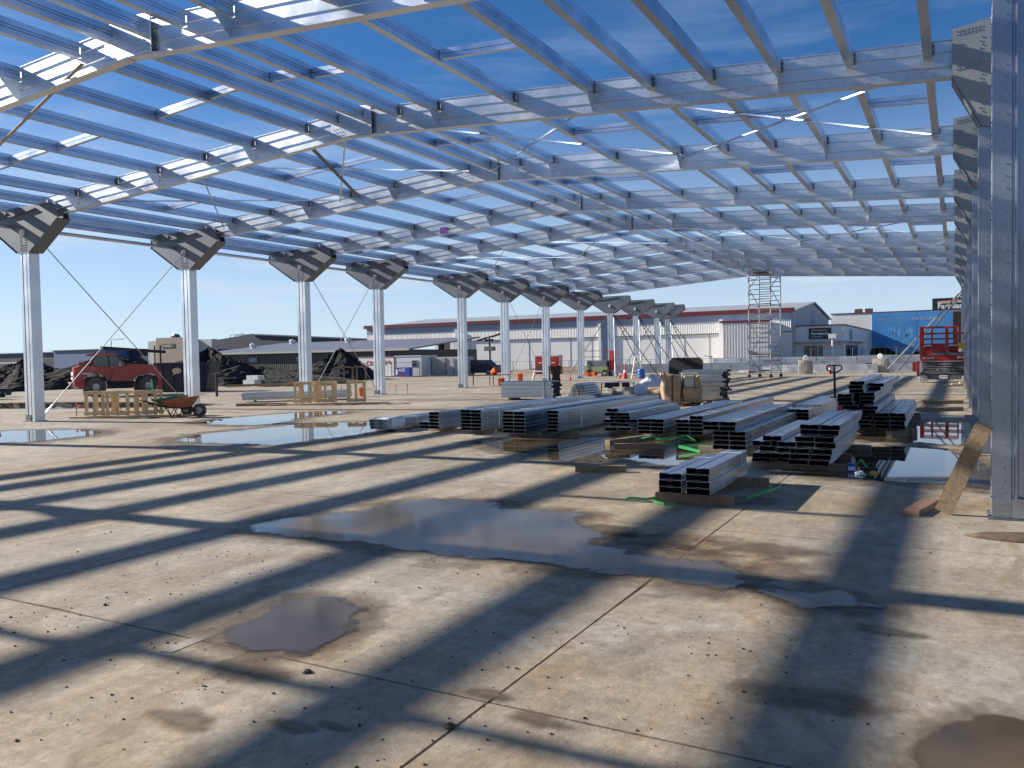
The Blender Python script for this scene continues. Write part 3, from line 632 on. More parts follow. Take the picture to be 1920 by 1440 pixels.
sec = {}
def bundle(label, cols, L, y, messy=0, seed=0, strap=(.18,), bear=True, rz=0, name='steel_bundle', bz=.1):
    """cols: list of (x, z, rows) or (x, z, rows, dy)"""
    rnd = random.Random(seed); xs = [c[0] for c in cols]; cx = (min(xs) + max(xs) + SW) / 2
    t = thing(name, label, 'steel bundle', (cx, y, 0), rz, 'bundles of galvanised sections on the floor')
    if L not in sec: sec[L] = section_mesh(L)
    for c in cols:
        x, z, rows = c[:3]; dy = c[3] if len(c) > 3 else 0
        for r in range(rows):
            o = obj('section', sec[L], t, (x - cx + rnd.gauss(0, .004 + messy * .05), dy + rnd.gauss(0, .008 + messy * .09), z + r * SH))
            o.rotation_euler = (0, 0, rnd.gauss(0, .001 + messy * .012))
    x0, x1 = min(xs) - cx - .004, max(xs) - cx + SW + .004; zt = max(c[1] + c[2] * SH for c in cols if len(c) < 4 or True)
    for f in strap:
        ys = L * f; m = MB()
        for c in cols if not messy else []:
            a, b = c[0] - cx - .003, c[0] - cx + SW + .003; zz = c[1] + c[2] * SH + .003
            m.box(a, b, ys, ys + .02, zz, zz + .003)
            if c[0] == max(xs): m.box(b, b + .003, ys, ys + .02, c[1], zz)
            if c[0] == min(xs): m.box(a - .003, a, ys, ys + .02, c[1], zz)
        if m.v: m.build('strap', 'white', t)
    if bear:
        zb0 = min(c[1] for c in cols)
        for f in (.08, .5, .9):
            e = rnd.uniform(.03, .2)
            MB().box(x0 - e, x1 + rnd.uniform(.02, .2), L * f, L * f + .1, 0, zb0 - .002).build('bearer', 'plywood', t)
    return t
two = lambda x, z, r: [(x, z, r), (x + SW + .004, z, r)]
bundle('plastic wrapped low bundle at the left end of the row', two(-11.44, .06, 3), 6.0, 14.36, seed=1, bz=.06)
bundle('single column bundle with a low pair beside it, second from left', [(-10.16, .1, 2), (-9.9, .1, 5)], 6.0, 14.44, seed=2)
bundle('two column bundle, third from the left of the row', two(-9.04, .1, 6), 6.0, 14.33, seed=3, strap=(.12, .6))
bundle('two column bundle with a white strap beside the puddle, fourth from left', two(-7.91, .1, 6), 6.4, 14.09, seed=4, strap=(.12, .6))
bundle('narrow single column bundle, fifth from the left of the row', [(-7.13, .1, 6)], 6.2, 14.5, seed=5)
bundle('untidy stepped bundle of short sections in the middle of the row', [(-6.18, .1, 6), (-5.9, .1, 5)], 3.4, 15.3, messy=1, seed=6)
bundle('low four high bundle behind the brown timber', two(-5.32, .1, 4), 6.4, 14.74, seed=7)
bundle('low bundle with one raised section beside coiled green strap', [(-4.59, .1, 4), (-4.335, .1, 5)], 6.6, 14.76, seed=8)
bundle('tall two tier bundle with its upper tier shifted left', [(-3.36, .1, 4), (-3.1, .1, 4), (-3.52, .392, 2), (-3.26, .392, 2)], 4.6, 12.72, seed=9, strap=(.1, .5))
bundle('bundle with a loose bar across its top, behind the tall two tier one', [(-3.12, .15, 4), (-2.86, .15, 4)], 5.6, 17.25, seed=10)
bundle('stepped bundle of loose sections left of the two wide stack', [(-2.42, .1, 5), (-2.16, .1, 4)], 2.8, 11.4, messy=.9, seed=11)
bundle('two wide stepped stack beside the floor puddle', [(-1.96, .1, 3), (-1.70, .1, 3), (-1.93, .318, 2, .18), (-1.67, .318, 2, .12), (-1.90, .464, 2, .42), (-1.64, .464, 2, .40)], 3.0, 11.3, messy=.12, seed=12)
bundle('broad base tier of the tall messy stack near the right columns', [(-1.92, .16, 4), (-1.64, .16, 4), (-1.36, .16, 4), (-1.08, .16, 4)], 4.8, 16.45, messy=.25, seed=13)
bundle('middle tier of the tall messy stack, two wide', [(-1.80, .46, 2), (-1.52, .46, 2), (-1.92, .606, 3), (-1.60, .606, 3, .5)], 5.0, 16.0, messy=.3, seed=14, bear=False)
bundle('topmost sections of the tall messy stack', [(-1.76, .824, 3), (-1.48, .824, 2, 1.0)], 5.0, 16.3, messy=.3, seed=15, bear=False)
bundle('short bundle nearest the camera, four high on the right', [(-2.80, .12, 3), (-2.50, .12, 4)], 1.75, 8.38, seed=16, strap=(.8,), bear=False)
# plastic over the end of the first bundle
m = MB().lathe([(.0, 0), (1, 0), (1.05, .5), (.98, 1), (0, 1.02)], 20)
m.v = [(-11.2 + max(-1, min(1, x * 1.25)) * .275 + .01 * math.sin(9 * z + x * 7), 14.75 + max(-1, min(1, y * 1.3)) * .3, .05 + z * .245 + .012 * math.sin(x * 11)) for x, y, z in m.v]
tag(m.build('plastic_wrap', 'plastic', smooth=True), 'white plastic film around the end of the leftmost bundle', 'wrap')
# stack lying across, behind the wrapped pallet
t = thing('steel_bundle', 'tall blue grey stack lying crosswise behind the wrapped pallet', 'steel bundle', (-8.0, 27.0, 0), 0, 'bundles of galvanised sections on the floor')
sx = section_mesh(1.5)
for c in range(3):
    for r in range(13 - (2 if c == 0 else 0)):
        o = obj('section', sx, t, (1.2 + random.gauss(0, .07), .0 + c * .27 + random.gauss(0, .022), .12 + r * SH)); o.rotation_euler = (0, 0, math.pi / 2)
MB().box(-.2, 1.25, .0, .1, 0, .118).build('bearer', 'plywood', t); MB().box(-.2, 1.25, .6, .7, 0, .118).build('bearer', 'plywood', t)
# wrapped square stack further left
t = thing('steel_bundle', 'film wrapped square stack standing beyond the long bundles', 'steel bundle', (-13.0, 27.3, 0), 1.75, 'bundles of galvanised sections on the floor')
s15 = section_mesh(2.0)
for c in range(4):
    for r in range(8): obj('section', s15, t, (-.55 + c * .27 + random.gauss(0, .02), random.gauss(0, .05), .1 + r * SH + .004 * c))
MB().box(-.6, .6, .2, .3, 0, .098).build('bearer', 'plywood', t); MB().box(-.6, .6, 1.6, 1.7, 0, .098).build('bearer', 'plywood', t)
MB().box(-.60, .58, .3, .42, .69, .70).box(-.60, -.59, .3, .42, .1, .69).box(.57, .58, .3, .42, .1, .69).build('film_band', 'plastic', t)
t = thing('tube_pile', 'loose pile of short dark blue tubes beside the film wrapped stack', 'tubes', (-13.1, 30.2, 0), .1)
k = 0
for r in range(5):
    for c in range(8 - r):
        MB().tube((-.4 + c * .11 + r * .055, -.9 + random.uniform(0, .15), .06 + r * .1), (-.4 + c * .11 + r * .055, .9, .06 + r * .1), .05, 8).build('tube', 'galv_pack', t)
# bundles left of the columns
def lowpack(label, loc, rz, cols, rows, L, seed):
    t = thing('steel_bundle', label, 'steel bundle', loc, rz, 'bundles of galvanised sections on the floor')
    sm = section_mesh(L); rnd = random.Random(seed)
    for c in range(cols):
        for r in range(rows): obj('section', sm, t, (c * .26, rnd.gauss(0, .05), .08 + r * SH))
    for f in (.1, .8): MB().box(-.05, cols * .26 + .05, L * f, L * f + .1, 0, .078).build('bearer', 'plywood', t)
lowpack('low pale bundle lying behind the wheelbarrow column', (-25.2, 23.6, 0), -.75, 3, 4, 4.2, 3)
lowpack('long white bundle at the left edge before the soil heap', (-44.6, 20.4, 0), -.9, 3, 6, 4.6, 4)
lowpack('second long bundle at the left edge, behind the first', (-47.5, 22.0, 0), -.9, 3, 5, 5, 5)

# ------------------------------------------------------------------ timber
def beam(label, a, b, w, h, m, group='loose timbers on the floor', name='timber_block'):
    a = Vector(a); b = Vector(b)
    mb = MB().bar((0, 0, 0), b - a, w, h)
    return tag(mb.build(name, m, None, a), label, 'timber', group)
beam('weathered timber block in front of the middle puddle', (-4.62, 10.26, .046), (-3.97, 10.5, .046), .09, .092, 'timber_old')
beam('brown timber lying in the middle puddle', (-5.12, 13.0, .05), (-4.32, 13.26, .05), .09, .095, 'timber_red')
beam('pale timber running back from the brown one', (-5.45, 13.5, .05), (-5.02, 14.9, .05), .11, .09, 'timber_old')
beam('reddish plank lying at the foot of the leaning prop', (-.39, 8.70, .028), (-.23, 9.46, .028), .145, .055, 'timber_red')
beam('timber under the front of the nearest bundle', (-2.86, 8.46, .055), (-2.05, 8.56, .055), .10, .108, 'timber_red')
beam('timber under the rear of the nearest bundle', (-2.95, 9.75, .055), (-1.95, 9.9, .055), .1, .108, 'timber_old')
beam('long dark timber right of the tall messy stack', (-1.0, 23.5, .05), (.1, 24.2, .05), .2, .1, 'timber_old')
beam('dark timber in the shade behind the tall stack', (-.9, 27.0, .05), (.15, 27.3, .05), .2, .1, 'timber_old')
beam('bearer under the wet end of the messy stack', (-1.1, 16.4, .06), (-.70, 17.1, .06), .12, .12, 'timber_old')
beam('loose bar lying across a bundle', (-3.1, 18.2, .458), (-2.5, 18.25, .458), .05, .03, 'galv_cap')
pr = MB().bar((-.115, 8.88, .055), (.215, 8.74, .90), .05, .155)
o = MB(); a = Vector((-.115, 8.9, .03)); b = Vector((.225, 8.72, .89)); d = (b - a).normalized(); side = Vector((.9, -.1, -.35)); side = (side - d * side.dot(d)).normalized(); nn = d.cross(side)
vs = [p + side * i * .075 + nn * j * .024 for p in (a, b) for i, j in ((-1, -1), (1, -1), (1, 1), (-1, 1))]
o.add(vs, [(0, 1, 2, 3), (7, 6, 5, 4), (0, 4, 5, 1), (1, 5, 6, 2), (2, 6, 7, 3), (3, 7, 4, 0)]); ob = o.build('timber_prop', 'timber_old'); normals_out(ob.data)
tag(ob, 'weathered board leaning against the nearest right column', 'timber')
# green strapping
def strapmesh(pts, w=.02):
    m = MB()
    for a, b in zip(pts, pts[1:]): m.bar(a, b, .004, w)
    return m
def curve(p, n=14):
    out = []
    for i in range(n + 1):
        t = i / n * (len(p) - 1); k = min(int(t), len(p) - 2); f = t - k; f = f * f * (3 - 2 * f)
        out.append(tuple(p[k][q] * (1 - f) + p[k + 1][q] * f for q in range(3)))
    return out
tag(strapmesh(curve([(-3.16, 8.30, .03), (-3.12, 8.34, .05), (-2.95, 8.42, .035), (-2.8, 8.5, .06), (-2.86, 8.36, .03), (-2.72, 8.3, .02), (-2.6, 8.33, .02)], 30), .028).build('green_strap', 'green'), 'cut green strap curling out left of the nearest bundle', 'strap', 'green plastic straps')
tag(strapmesh(curve([(-2.0, 8.95, .02), (-1.86, 9.25, .06), (-1.75, 9.55, .07)], 8), .03).build('green_strap', 'green'), 'green strap end sticking out right of the nearest bundle', 'strap', 'green plastic straps')
tag(strapmesh(curve([(-5.2, 14.3, .03), (-4.9, 14.25, .12), (-4.6, 14.3, .05), (-4.4, 14.2, .1), (-4.1, 14.35, .04), (-4.3, 14.5, .12), (-4.9, 14.5, .03)], 40), .025).build('green_strap', 'green'), 'tangled green strap along the ends of the low bundles', 'strap', 'green plastic straps')
tag(strapmesh(curve([(-3.62, 12.9, .03), (-4.0, 13.0, .09), (-4.05, 13.25, .06), (-3.6, 13.3, .1)], 16), .05).build('green_strap', 'green'), 'bright green strap loop in the puddle beside the two tier bundle', 'strap', 'green plastic straps')
# small litter in the puddle by the stepped stack
t = thing('blue_carton', 'small blue and white carton in the puddle by the stepped stack', 'carton', (-1.22, 11.55, 0), .2); MB().box(-.05, .05, -.03, .03, .01, .12).build('body', 'blue', t); MB().box(-.045, .045, -.033, -.031, .03, .08).build('face', 'white', t)
tag(lump(-.95, 11.5, .05, 4).build('yellow_bag', 'yellow'), 'crumpled yellow bag in the puddle', 'litter'); tag(lump(-1.1, 11.35, .06, 5).build('white_rag', 'plastic'), 'crumpled white rag in the puddle', 'litter')
tag(strapmesh(curve([(-1.2, 11.75, .02), (-1.12, 11.7, .16), (-1.05, 11.75, .05)], 6), .03).build('green_strap', 'green'), 'green strap scrap behind the blue carton', 'strap', 'green plastic straps')
m = MB(); n = 24; m.lathe([(1, 0), (.8, .5), (.45, .85), (.05, 1)], n)
m.v = [(.62 + x * .5 * (1 + .15 * math.sin(5 * x)), 7.98 + y * .18, z * .06) for x, y, z in m.v]
tag(m.build('mud_mound', 'mud', smooth=True), 'low dark mud mound at the right edge below the nearest column', 'mud', kind='stuff')

# timber box frames
fm = {}
def timber_frame(label, loc, rz, w=.62, dpt=.5, h=.72, seed=0):
    t = thing('box_stand', label, 'timber frame', loc, rz, 'timber box frames')
    c = .05
    for sx_ in (-1, 1):
        for sy_ in (-1, 1):
            MB().box(sx_ * (w / 2 - c) - .045, sx_ * (w / 2 - c) + .045, sy_ * (dpt / 2 - .022) - .022, sy_ * (dpt / 2 - .022) + .022, .0, h - .07).build('post', 'timber', t)
    for z in (h - .07, .02):
        for sy_ in (-1, 1): MB().box(-w / 2, w / 2, sy_ * (dpt / 2 + .024) - .022, sy_ * (dpt / 2 + .024) + .022, z, z + .09).build('rail', 'timber', t)
    for sx_ in (-1, 1): MB().box(sx_ * (w / 2 - .03) - .022, sx_ * (w / 2 - .03) + .022, -dpt / 2, dpt / 2, h - .068, h + .024).build('cross_rail', 'timber', t)
    MB().box(-.045, .045, -dpt / 2 - .001, -dpt / 2 + .043, .0, h - .07).build('post', 'timber', t)
    return t
RZ = math.atan2(.478, .878)
def along(base, s, back=0): return (base[0] + .878 * s - .478 * back, base[1] + .478 * s + .878 * back, .075)
b1 = (-22.75, 15.25)
for k, (s, bk) in enumerate(((.25, .3), (.98, .15), (1.72, .35))): timber_frame(f'{["left", "middle", "right"][k]} pine box frame beside the wheelbarrow', along(b1, s, bk), RZ + .1 * (k - 1), .62 if k != 1 else .7, .55, .70)
b2 = (-20.95, 22.1)
for k, (s, bk) in enumerate(((.3, .2), (1.05, .35), (2.15, .3))): timber_frame(f'{["left", "middle", "right"][k]} pine box frame in front of the third and fourth columns', along(b2, s, bk), RZ + .12 * (k - 1), .66, .5, .74)
for k in range(7):
    p = along(b1, -.45 + k * .42, -.1 + .05 * (k % 3)); q = along(p, .1, 0); a = (p[0], p[1], .038); e = (p[0] + .878 * 1.1 - .2, p[1] + .478 * 1.1 + .25, .038)
    beam(f'plank {["far left", "second", "third", "fourth", "fifth", "sixth", "last"][k]} from the left under the frames by the wheelbarrow', a, e, .14, .045, 'timber', 'planks under the timber frames', 'plank')
for k in range(6):
    p = along(b2, -1.0 + k * .62, -.1 + .06 * (k % 2)); a = (p[0], p[1], .038); e = (p[0] + .878 * 1.2, p[1] + .478 * 1.2 + .1, .038)
    beam(f'plank {["far left", "second", "third", "fourth", "fifth", "last"][k]} from the left under the right hand frames', a, e, .14, .045, 'timber', 'planks under the timber frames', 'plank')
beam('long pale timber on the floor left of the second frames', (-22.9, 21.15, .05), (-21.2, 21.9, .05), .12, .1, 'timber_old')

# wheelbarrows
def wheelbarrow(label, loc, rz, m):
    t = thing('wheelbarrow', label, 'wheelbarrow', loc, rz)
    tr = MB(); lo = [(-.28, -.2), (.22, -.17), (.22, .17), (-.28, .2)]; hi = [(-.50, -.33), (.42, -.27), (.42, .27), (-.50, .33)]
    tr.add([(x, y, .30) for x, y in lo] + [(x, y, .62 if x > 0 else .50) for x, y in hi] + [(x * .97, y * .95, .315) for x, y in lo] + [(x * .975, y * .96, .622 if x > 0 else .502) for x, y in hi],
           [(0, 3, 2, 1)] + [(i, (i + 1) % 4, 4 + (i + 1) % 4, 4 + i) for i in range(4)] + [(8, 9, 10, 11)] + [(8 + i, 12 + i, 12 + (i + 1) % 4, 8 + (i + 1) % 4) for i in range(4)] + [(4 + i, 4 + (i + 1) % 4, 12 + (i + 1) % 4, 12 + i) for i in range(4)])
    tr.build('tray', m, t)
    MB().tube((-.44, -.3, .51), (-.44, .3, .51), .02, 8).build('tray_rim', 'black', t)
    w = MB(); n = 18
    w.lathe([(.08, -.04), (.17, -.05), (.2, -.03), (.2, .03), (.17, .05), (.08, .04)], n); w.v = [(x + .52, z, y + .2) for x, y, z in w.v]
    wo = w.build('wheel', 'tyre', t, smooth=False); h = MB().lathe([(.02, -.06), (.1, -.045), (.1, .045), (.02, .06)], 12); h.v = [(x + .52, z, y + .2) for x, y, z in h.v]; h.build('hub', 'rim', wo)
    for s in (-1, 1):
        f = MB().path([(.52, s * .08, .2), (.1, s * .17, .28), (-.35, s * .24, .30), (-1.0, s * .30, .52)], .018, 8); f.build('handle', 'black', t)
        MB().path([(-.05, s * .2, .28), (-.22, s * .22, .0), (-.38, s * .24, .30)], .014, 6).build('leg', 'black', t)
    return t
wheelbarrow('orange wheelbarrow with a scuffed tray before the second column', (-20.05, 16.45, 0), RZ - .05, 'orange_rust')
wheelbarrow('green wheelbarrow half hidden behind the timber frames', (-21.05, 16.9, 0), RZ - .25, 'green_paint')
# starter bars behind the first column
for k, (s, bk) in enumerate(((-.45, 0), (2.9, .2), (3.6, .2), (4.7, .3))):
    pass
for k, (x, y) in enumerate(((-24.3, 13.6), (-23.3, 15.3), (-22.9, 15.6), (-22.2, 16.0), (-24.6, 28.4), (-24.1, 28.3), (-23.8, 28.6), (-22.2, 29.8), (-21.8, 30.1))):
    o = MB().tube((x, y, 0), (x, y, .42), .012, 6).build('marker_pin', 'rust'); MB().lathe([(.03, .40), (.032, .44), (.0, .46)], 8, (x, y, 0)).build('cap', 'orange' if k % 2 else 'rust', o)
    tag(o, ['pin left of the first column'] [0] if k == 0 else f'thin steel pin, {ORD[k]} of a row between the left columns', 'steel pin', 'steel pins in the slab')

# buckets, cones, drum, ladder
def bucket(label, loc, r=.15, h=.36, tilt=0):
    t = thing('bucket', label, 'bucket', loc, 0, 'orange buckets')
    o = MB().lathe([(r * .82, 0), (r, h), (r * 1.08, h), (r * 1.08, h - .03), (r * 1.0, h - .03), (r * .96, h - .01), (r * .8, .02)], 16).build('pail', 'orange', t, smooth=True); o.rotation_euler = (0, tilt, 0)
    p = MB().path([(r * math.cos(a) * 1.05, 0 - .02, h - .03 + r * .7 * math.sin(a)) for a in [math.pi * i / 10 for i in range(11)]], .006, 5).build('handle', 'black', t); p.rotation_euler = (0, tilt, 0)
bucket('orange bucket standing by the fourth column', (-22.75, 28.1, 0), .15, .4)
bucket('orange bucket under the metal trestle table', (-22.6, 40.2, 0), .2, .42)
bucket('orange bucket on top of the trestle table', (-23.3, 40.4, .70), .17, .34, .9)
bucket('orange bucket between sixth and seventh columns', (-25.1, 47.2, 0), .19, .52)
tag(MB().box(-22.2, -21.5, 40.4, 40.9, 0, .22).box(-22.15, -21.55, 40.38, 40.92, .22, .25).build('orange_crate', 'orange'), 'flat orange crate right of the trestle table', 'crate')
t = thing('trestle_table', 'rusty metal trestle table between fifth and sixth columns', 'table', (-23.4, 40.5, 0), RZ)
MB().box(-1.1, 1.1, -.35, .35, .58, .62).build('table_top', 'rust', t)
for sx_ in (-1.05, -.1, .1, 1.05): MB().bar((sx_, -.3, 0), (sx_, -.3, .58), .03).build('leg', 'rust', t); MB().bar((sx_, .3, 0), (sx_, .3, .58), .03).build('leg', 'rust', t)
def cone(label, loc, h=.75):
    t = thing('traffic_cone', label, 'traffic cone', loc, random.random(), 'orange traffic cones')
    k = h / .75; MB().box(-.19 * k, .19 * k, -.19 * k, .19 * k, 0, .035 * k).build('base', 'red_bright', t)
    MB().lathe([(.15 * k, .035 * k), (.04 * k, .72 * k), (.03 * k, .75 * k), (0, .75 * k)], 16).build('body', 'red_bright', t, smooth=False)
    MB().lathe([(.104 * k, .36 * k), (.075 * k, .53 * k), (.07 * k, .53 * k), (.1 * k, .36 * k)], 16).build('reflective_band', 'white', t)
cone('tall cone nearest the step ladder', (-19.75, 52.3, 0), .85); cone('shorter cone left of the tall cone', (-20.25, 52.6, 0), .5); cone('small cone under the step ladder', (-19.0, 52.9, 0), .42)
cone('small cone by the seventh column', (-22.75, 49.9, 0), .42); cone('cone left of the dark board', (-17.3, 52.5, 0), .5); cone('cone just left of the wrapped pallet stack', (-15.2, 50.0, 0), .55); cone('small cone on the right by the concrete block', (-7.85, 61.2, 0), .6)
t = thing('plastic_drum', 'blue plastic drum beside the step ladder', 'drum', (-18.6, 52.3, 0))
MB().lathe([(.2, 0), (.235, .04), (.25, .2), (.238, .22), (.25, .24), (.25, .44), (.238, .46), (.25, .48), (.235, .62), (.2, .66), (0, .66)], 20).build('body', 'blue', t, smooth=True); MB().lathe([(.05, .66), (.05, .69), (0, .69)], 10, (.1, 0, 0)).build('bung', 'blue', t)
t = thing('step_ladder', 'white aluminium step ladder left of the blue drum', 'ladder', (-19.0, 52.6, 0), 0)
for s in (-1, 1):
    MB().bar((s * .27, -.4, 0), (s * .15, 0, 1.5), .05, .03).build('rail', 'white', t); MB().bar((s * .27, .4, 0), (s * .15, .04, 1.48), .04, .03).build('rail', 'white', t)
for k in range(5): MB().box(-.26 + .022 * k, .26 - .022 * k, -.43 + .08 * k + .02, -.33 + .08 * k + .02, .25 + .29 * k, .28 + .29 * k).build('step', 'white', t)
MB().box(-.18, .18, -.06, .1, 1.49, 1.53).build('cap', 'white', t)

# wrapped pallet, trestles, tarpaulin, dark board
def lumpy_box(x0, x1, y0, y1, z0, z1, seed, amp=.04, n=7):
    rnd = random.Random(seed); m = MB(); ph = [rnd.uniform(0, 6) for _ in range(6)]
    pts = {}; vs = []; fs = []
    def vid(i, j, k):
        if (i, j, k) not in pts:
            u, v, w = i / n, j / n, k / n
            e = .5 - abs(u - .5) ; f = amp * (math.sin(7 * u + ph[0]) * math.cos(6 * w + ph[1]) + math.sin(9 * v + ph[2] + 4 * w))
            cxx, cyy = (x0 + x1) / 2, (y0 + y1) / 2
            r = 1 - .10 * ((2 * u - 1) ** 2 * (2 * v - 1) ** 2) - .05 * (w ** 3)
            x = cxx + (x0 - cxx + (x1 - x0) * u) * r; y = cyy + (y0 - cyy + (y1 - y0) * v) * r; z = z0 + (z1 - z0) * w
            d = Vector((u - .5, v - .5, (w - .5) * .6)); d.normalize()
            pts[(i, j, k)] = len(vs); vs.append((x + d.x * f, y + d.y * f, z + (d.z * f if k else 0)))
        return pts[(i, j, k)]
    for a in range(n):
        for b in range(n):
            fs += [(vid(a, b, n), vid(a + 1, b, n), vid(a + 1, b + 1, n), vid(a, b + 1, n)), (vid(a, 0, b), vid(a + 1, 0, b), vid(a + 1, 0, b + 1), vid(a, 0, b + 1)), (vid(a + 1, n, b), vid(a, n, b), vid(a, n, b + 1), vid(a + 1, n, b + 1)),
                   (vid(0, a + 1, b), vid(0, a, b), vid(0, a, b + 1), vid(0, a + 1, b + 1)), (vid(n, a, b), vid(n, a + 1, b), vid(n, a + 1, b + 1), vid(n, a, b + 1))]
    return m.add(vs, fs)
def pallet(label, loc, rz, w=1.2, dpt=1.1, m='timber_old'):
    t = thing('pallet', label, 'pallet', loc, rz, 'timber pallets')
    for k in range(5): MB().box(-w / 2, w / 2, -dpt / 2 + k * (dpt - .1) / 4, -dpt / 2 + k * (dpt - .1) / 4 + .1, .12, .14).build('slat', m, t)
    for x in (-w / 2 + .05, 0, w / 2 - .05): MB().box(x - .05, x + .05, -dpt / 2, dpt / 2, .02, .118).build('stringer', m, t)
    for y in (-dpt / 2, dpt / 2 - .1): MB().box(-w / 2, w / 2, y, y + .1, 0, .018).build('slat', m, t)
    return t
pallet('dark pallet under the kraft paper parcels', (-7.55, 24.9, 0), .35, 1.25, 1.2); pallet('second dark pallet behind the wrapped parcels', (-6.9, 25.8, 0), .3, 1.2, 1.0)
t = thing('wrapped_parcel', 'kraft wrapped parcel on the left of the dark pallet, torn open', 'parcel', (-7.83, 24.75, .145), .35, 'kraft paper parcels'); lumpy_box(-.3, .3, -.4, .4, 0, .80, 3, .03).build('wrapping', 'paper', t, smooth=True); MB().box(-.005, .03, -.45, -.43, 0, .8).build('tape', 'black', t)
t = thing('wrapped_parcel', 'kraft wrapped parcel with grey cartons on the right of the pallet', 'parcel', (-7.25, 24.98, .145), .35, 'kraft paper parcels'); lumpy_box(-.3, .3, -.42, .4, 0, .42, 5, .03).build('wrapping', 'paper', t, smooth=True); MB().box(-.24, .05, -.38, .1, .44, .78).build('carton', 'pale_grey', t); MB().prism([(.07, .44), (.29, .44), (.2, .8), (.07, .7)], 'y', -.36, .2).build('torn_wrap', 'paper', t); MB().box(-.28, .2, .12, .38, .44, .86).build('carton', 'cream_sign', t)
t = thing('timber_offcuts', 'offcuts and rubble around the wrapped pallet', 'offcuts', (-6.9, 24.6, 0), 0); t['kind'] = 'stuff'
m = MB(); rr = random.Random(9)
for k in range(60):
    x, y = rr.uniform(-2.2, 1.0), rr.uniform(-.6, 1.6); a = rr.random() * 3; L = rr.uniform(.06, .3); m.bar((x, y, .03), (x + L * math.cos(a), y + L * math.sin(a), rr.uniform(.03, .16)), rr.uniform(.03, .09), rr.uniform(.02, .06))
m.build('offcut', 'plywood', t)
t = thing('steel_board', 'black chamfered steel board with a pale frame above the wrapped pallet', 'board', (-10.7, 36, 0))
MB().prism([(-.76, .30), (.74, .30), (.74, 1.28), (.62, 1.40), (-.64, 1.40), (-.76, 1.28)], 'y', -.02, .02).build('panel', 'black', t)
MB().path([(-.78, 0, .3), (-.78, 0, 1.29), (-.65, 0, 1.42), (.63, 0, 1.42), (.76, 0, 1.29), (.76, 0, .3)], .025, 6).build('frame', 'galv_cap', t)
for x in (-.6, .6): MB().bar((x, .05, 0), (x, .05, .32), .06).build('leg', 'grey', t)
MB().path([(.8, .1, .0), (1.15, .1, .0), (1.15, .1, 1.46), (.8, .1, 1.5)], .02, 6).build('rail', 'cable', t)
t = thing('trestle_table', 'dark folding trestle table with a grey tub below', 'table', (-13.3, 33.7, 0), RZ * .6)
MB().box(-.95, .95, -.25, .25, .40, .44).build('table_top', 'offwhite', t)
for x in (-.9, -.5, .75, .95): MB().bar((x, -.2, 0), (x * .95, -.2, .4), .04).build('leg', 'black', t)
MB().box(-.35, .28, -.2, .2, .12, .395).build('shelf_box', 'black', t); MB().box(.4, .7, -.2, .2, .15, .395).build('shelf_box', 'black', t)
t = thing('plastic_tub', 'grey tub standing under the dark trestle table', 'tub', (-13.25, 33.3, 0)); MB().lathe([(.22, 0), (.27, .16), (.28, .16), (.28, .18), (.25, .18), (.21, .02)], 14).build('tub', 'galv_pack', t)
m = MB(); n = 22
for k, (r, z) in enumerate(((1, 0), (.92, .12), (.62, .38), (.34, .62), (.1, .72), (0, .73))):
    for i in range(n):
        a = 2 * math.pi * i / n; f = 1 + .10 * math.sin(5 * a + k) + .06 * math.sin(9 * a); m.v.append((r * f * math.cos(a) * .95 + .12 * z, r * f * math.sin(a) * .7, z * (1 + .10 * math.sin(3 * a + 1)) * (1.0 if r > .05 else .97)))
for k in range(5):
    for i in range(n): m.f.append((k * n + i, k * n + (i + 1) % n, (k + 1) * n + (i + 1) % n, (k + 1) * n + i))
tag(m.build('tarpaulin', 'tarp', None, (-11.2, 32.6, 0)), 'white tarpaulin heaped over something left of the wrapped pallet', 'tarpaulin')
tag(lumpy_box(-12.3, -11.5, 31.0, 31.6, 0, .28, 8, .03).build('paper_sack', 'block'), 'pale sack lying in front of the tarpaulin', 'sack'); tag(lumpy_box(-10.0, -9.3, 28.6, 29.2, 0, .38, 9, .03).build('carton_box', 'paper'), 'brown carton left of the kraft parcels', 'carton')
# pallet jack
t = thing('pallet_jack', 'pallet jack with a black loop handle behind the stacked bundles', 'pallet jack', (-2.7, 22.0, 0), .25)
MB().bar((0, 0, .42), (-.0, .12, 1.06), .055, .05).build('handle_bar', 'black', t)
MB().path([(0, .12, 1.06), (-.10, .12, 1.08), (-.17, .12, 1.14), (-.18, .12, 1.2), (-.15, .12, 1.24), (.15, .12, 1.24), (.18, .12, 1.2), (.17, .12, 1.14), (.10, .12, 1.08), (0, .12, 1.06)], .018, 8).build('handle_loop', 'black', t); MB().bar((0, .12, 1.0), (0, .12, 1.24), .04).build('grip', 'black', t)
MB().prism([(-.2, .08), (.2, .08), (.2, .34), (.1, .46), (-.1, .46), (-.2, .34)], 'y', .0, .16).build('pump_housing', 'red_bright', t)
for s in (-1, 1): MB().box(s * .19 - .08, s * .19 + .08, .16, 1.3, .08, .14).build('fork', 'red_bright', t)
w = MB().lathe([(.09, -.06), (.09, .06)], 12); w.v = [(z, y + .05, x + .09) for x, y, z in w.v]; w.build('wheel', 'black', t)

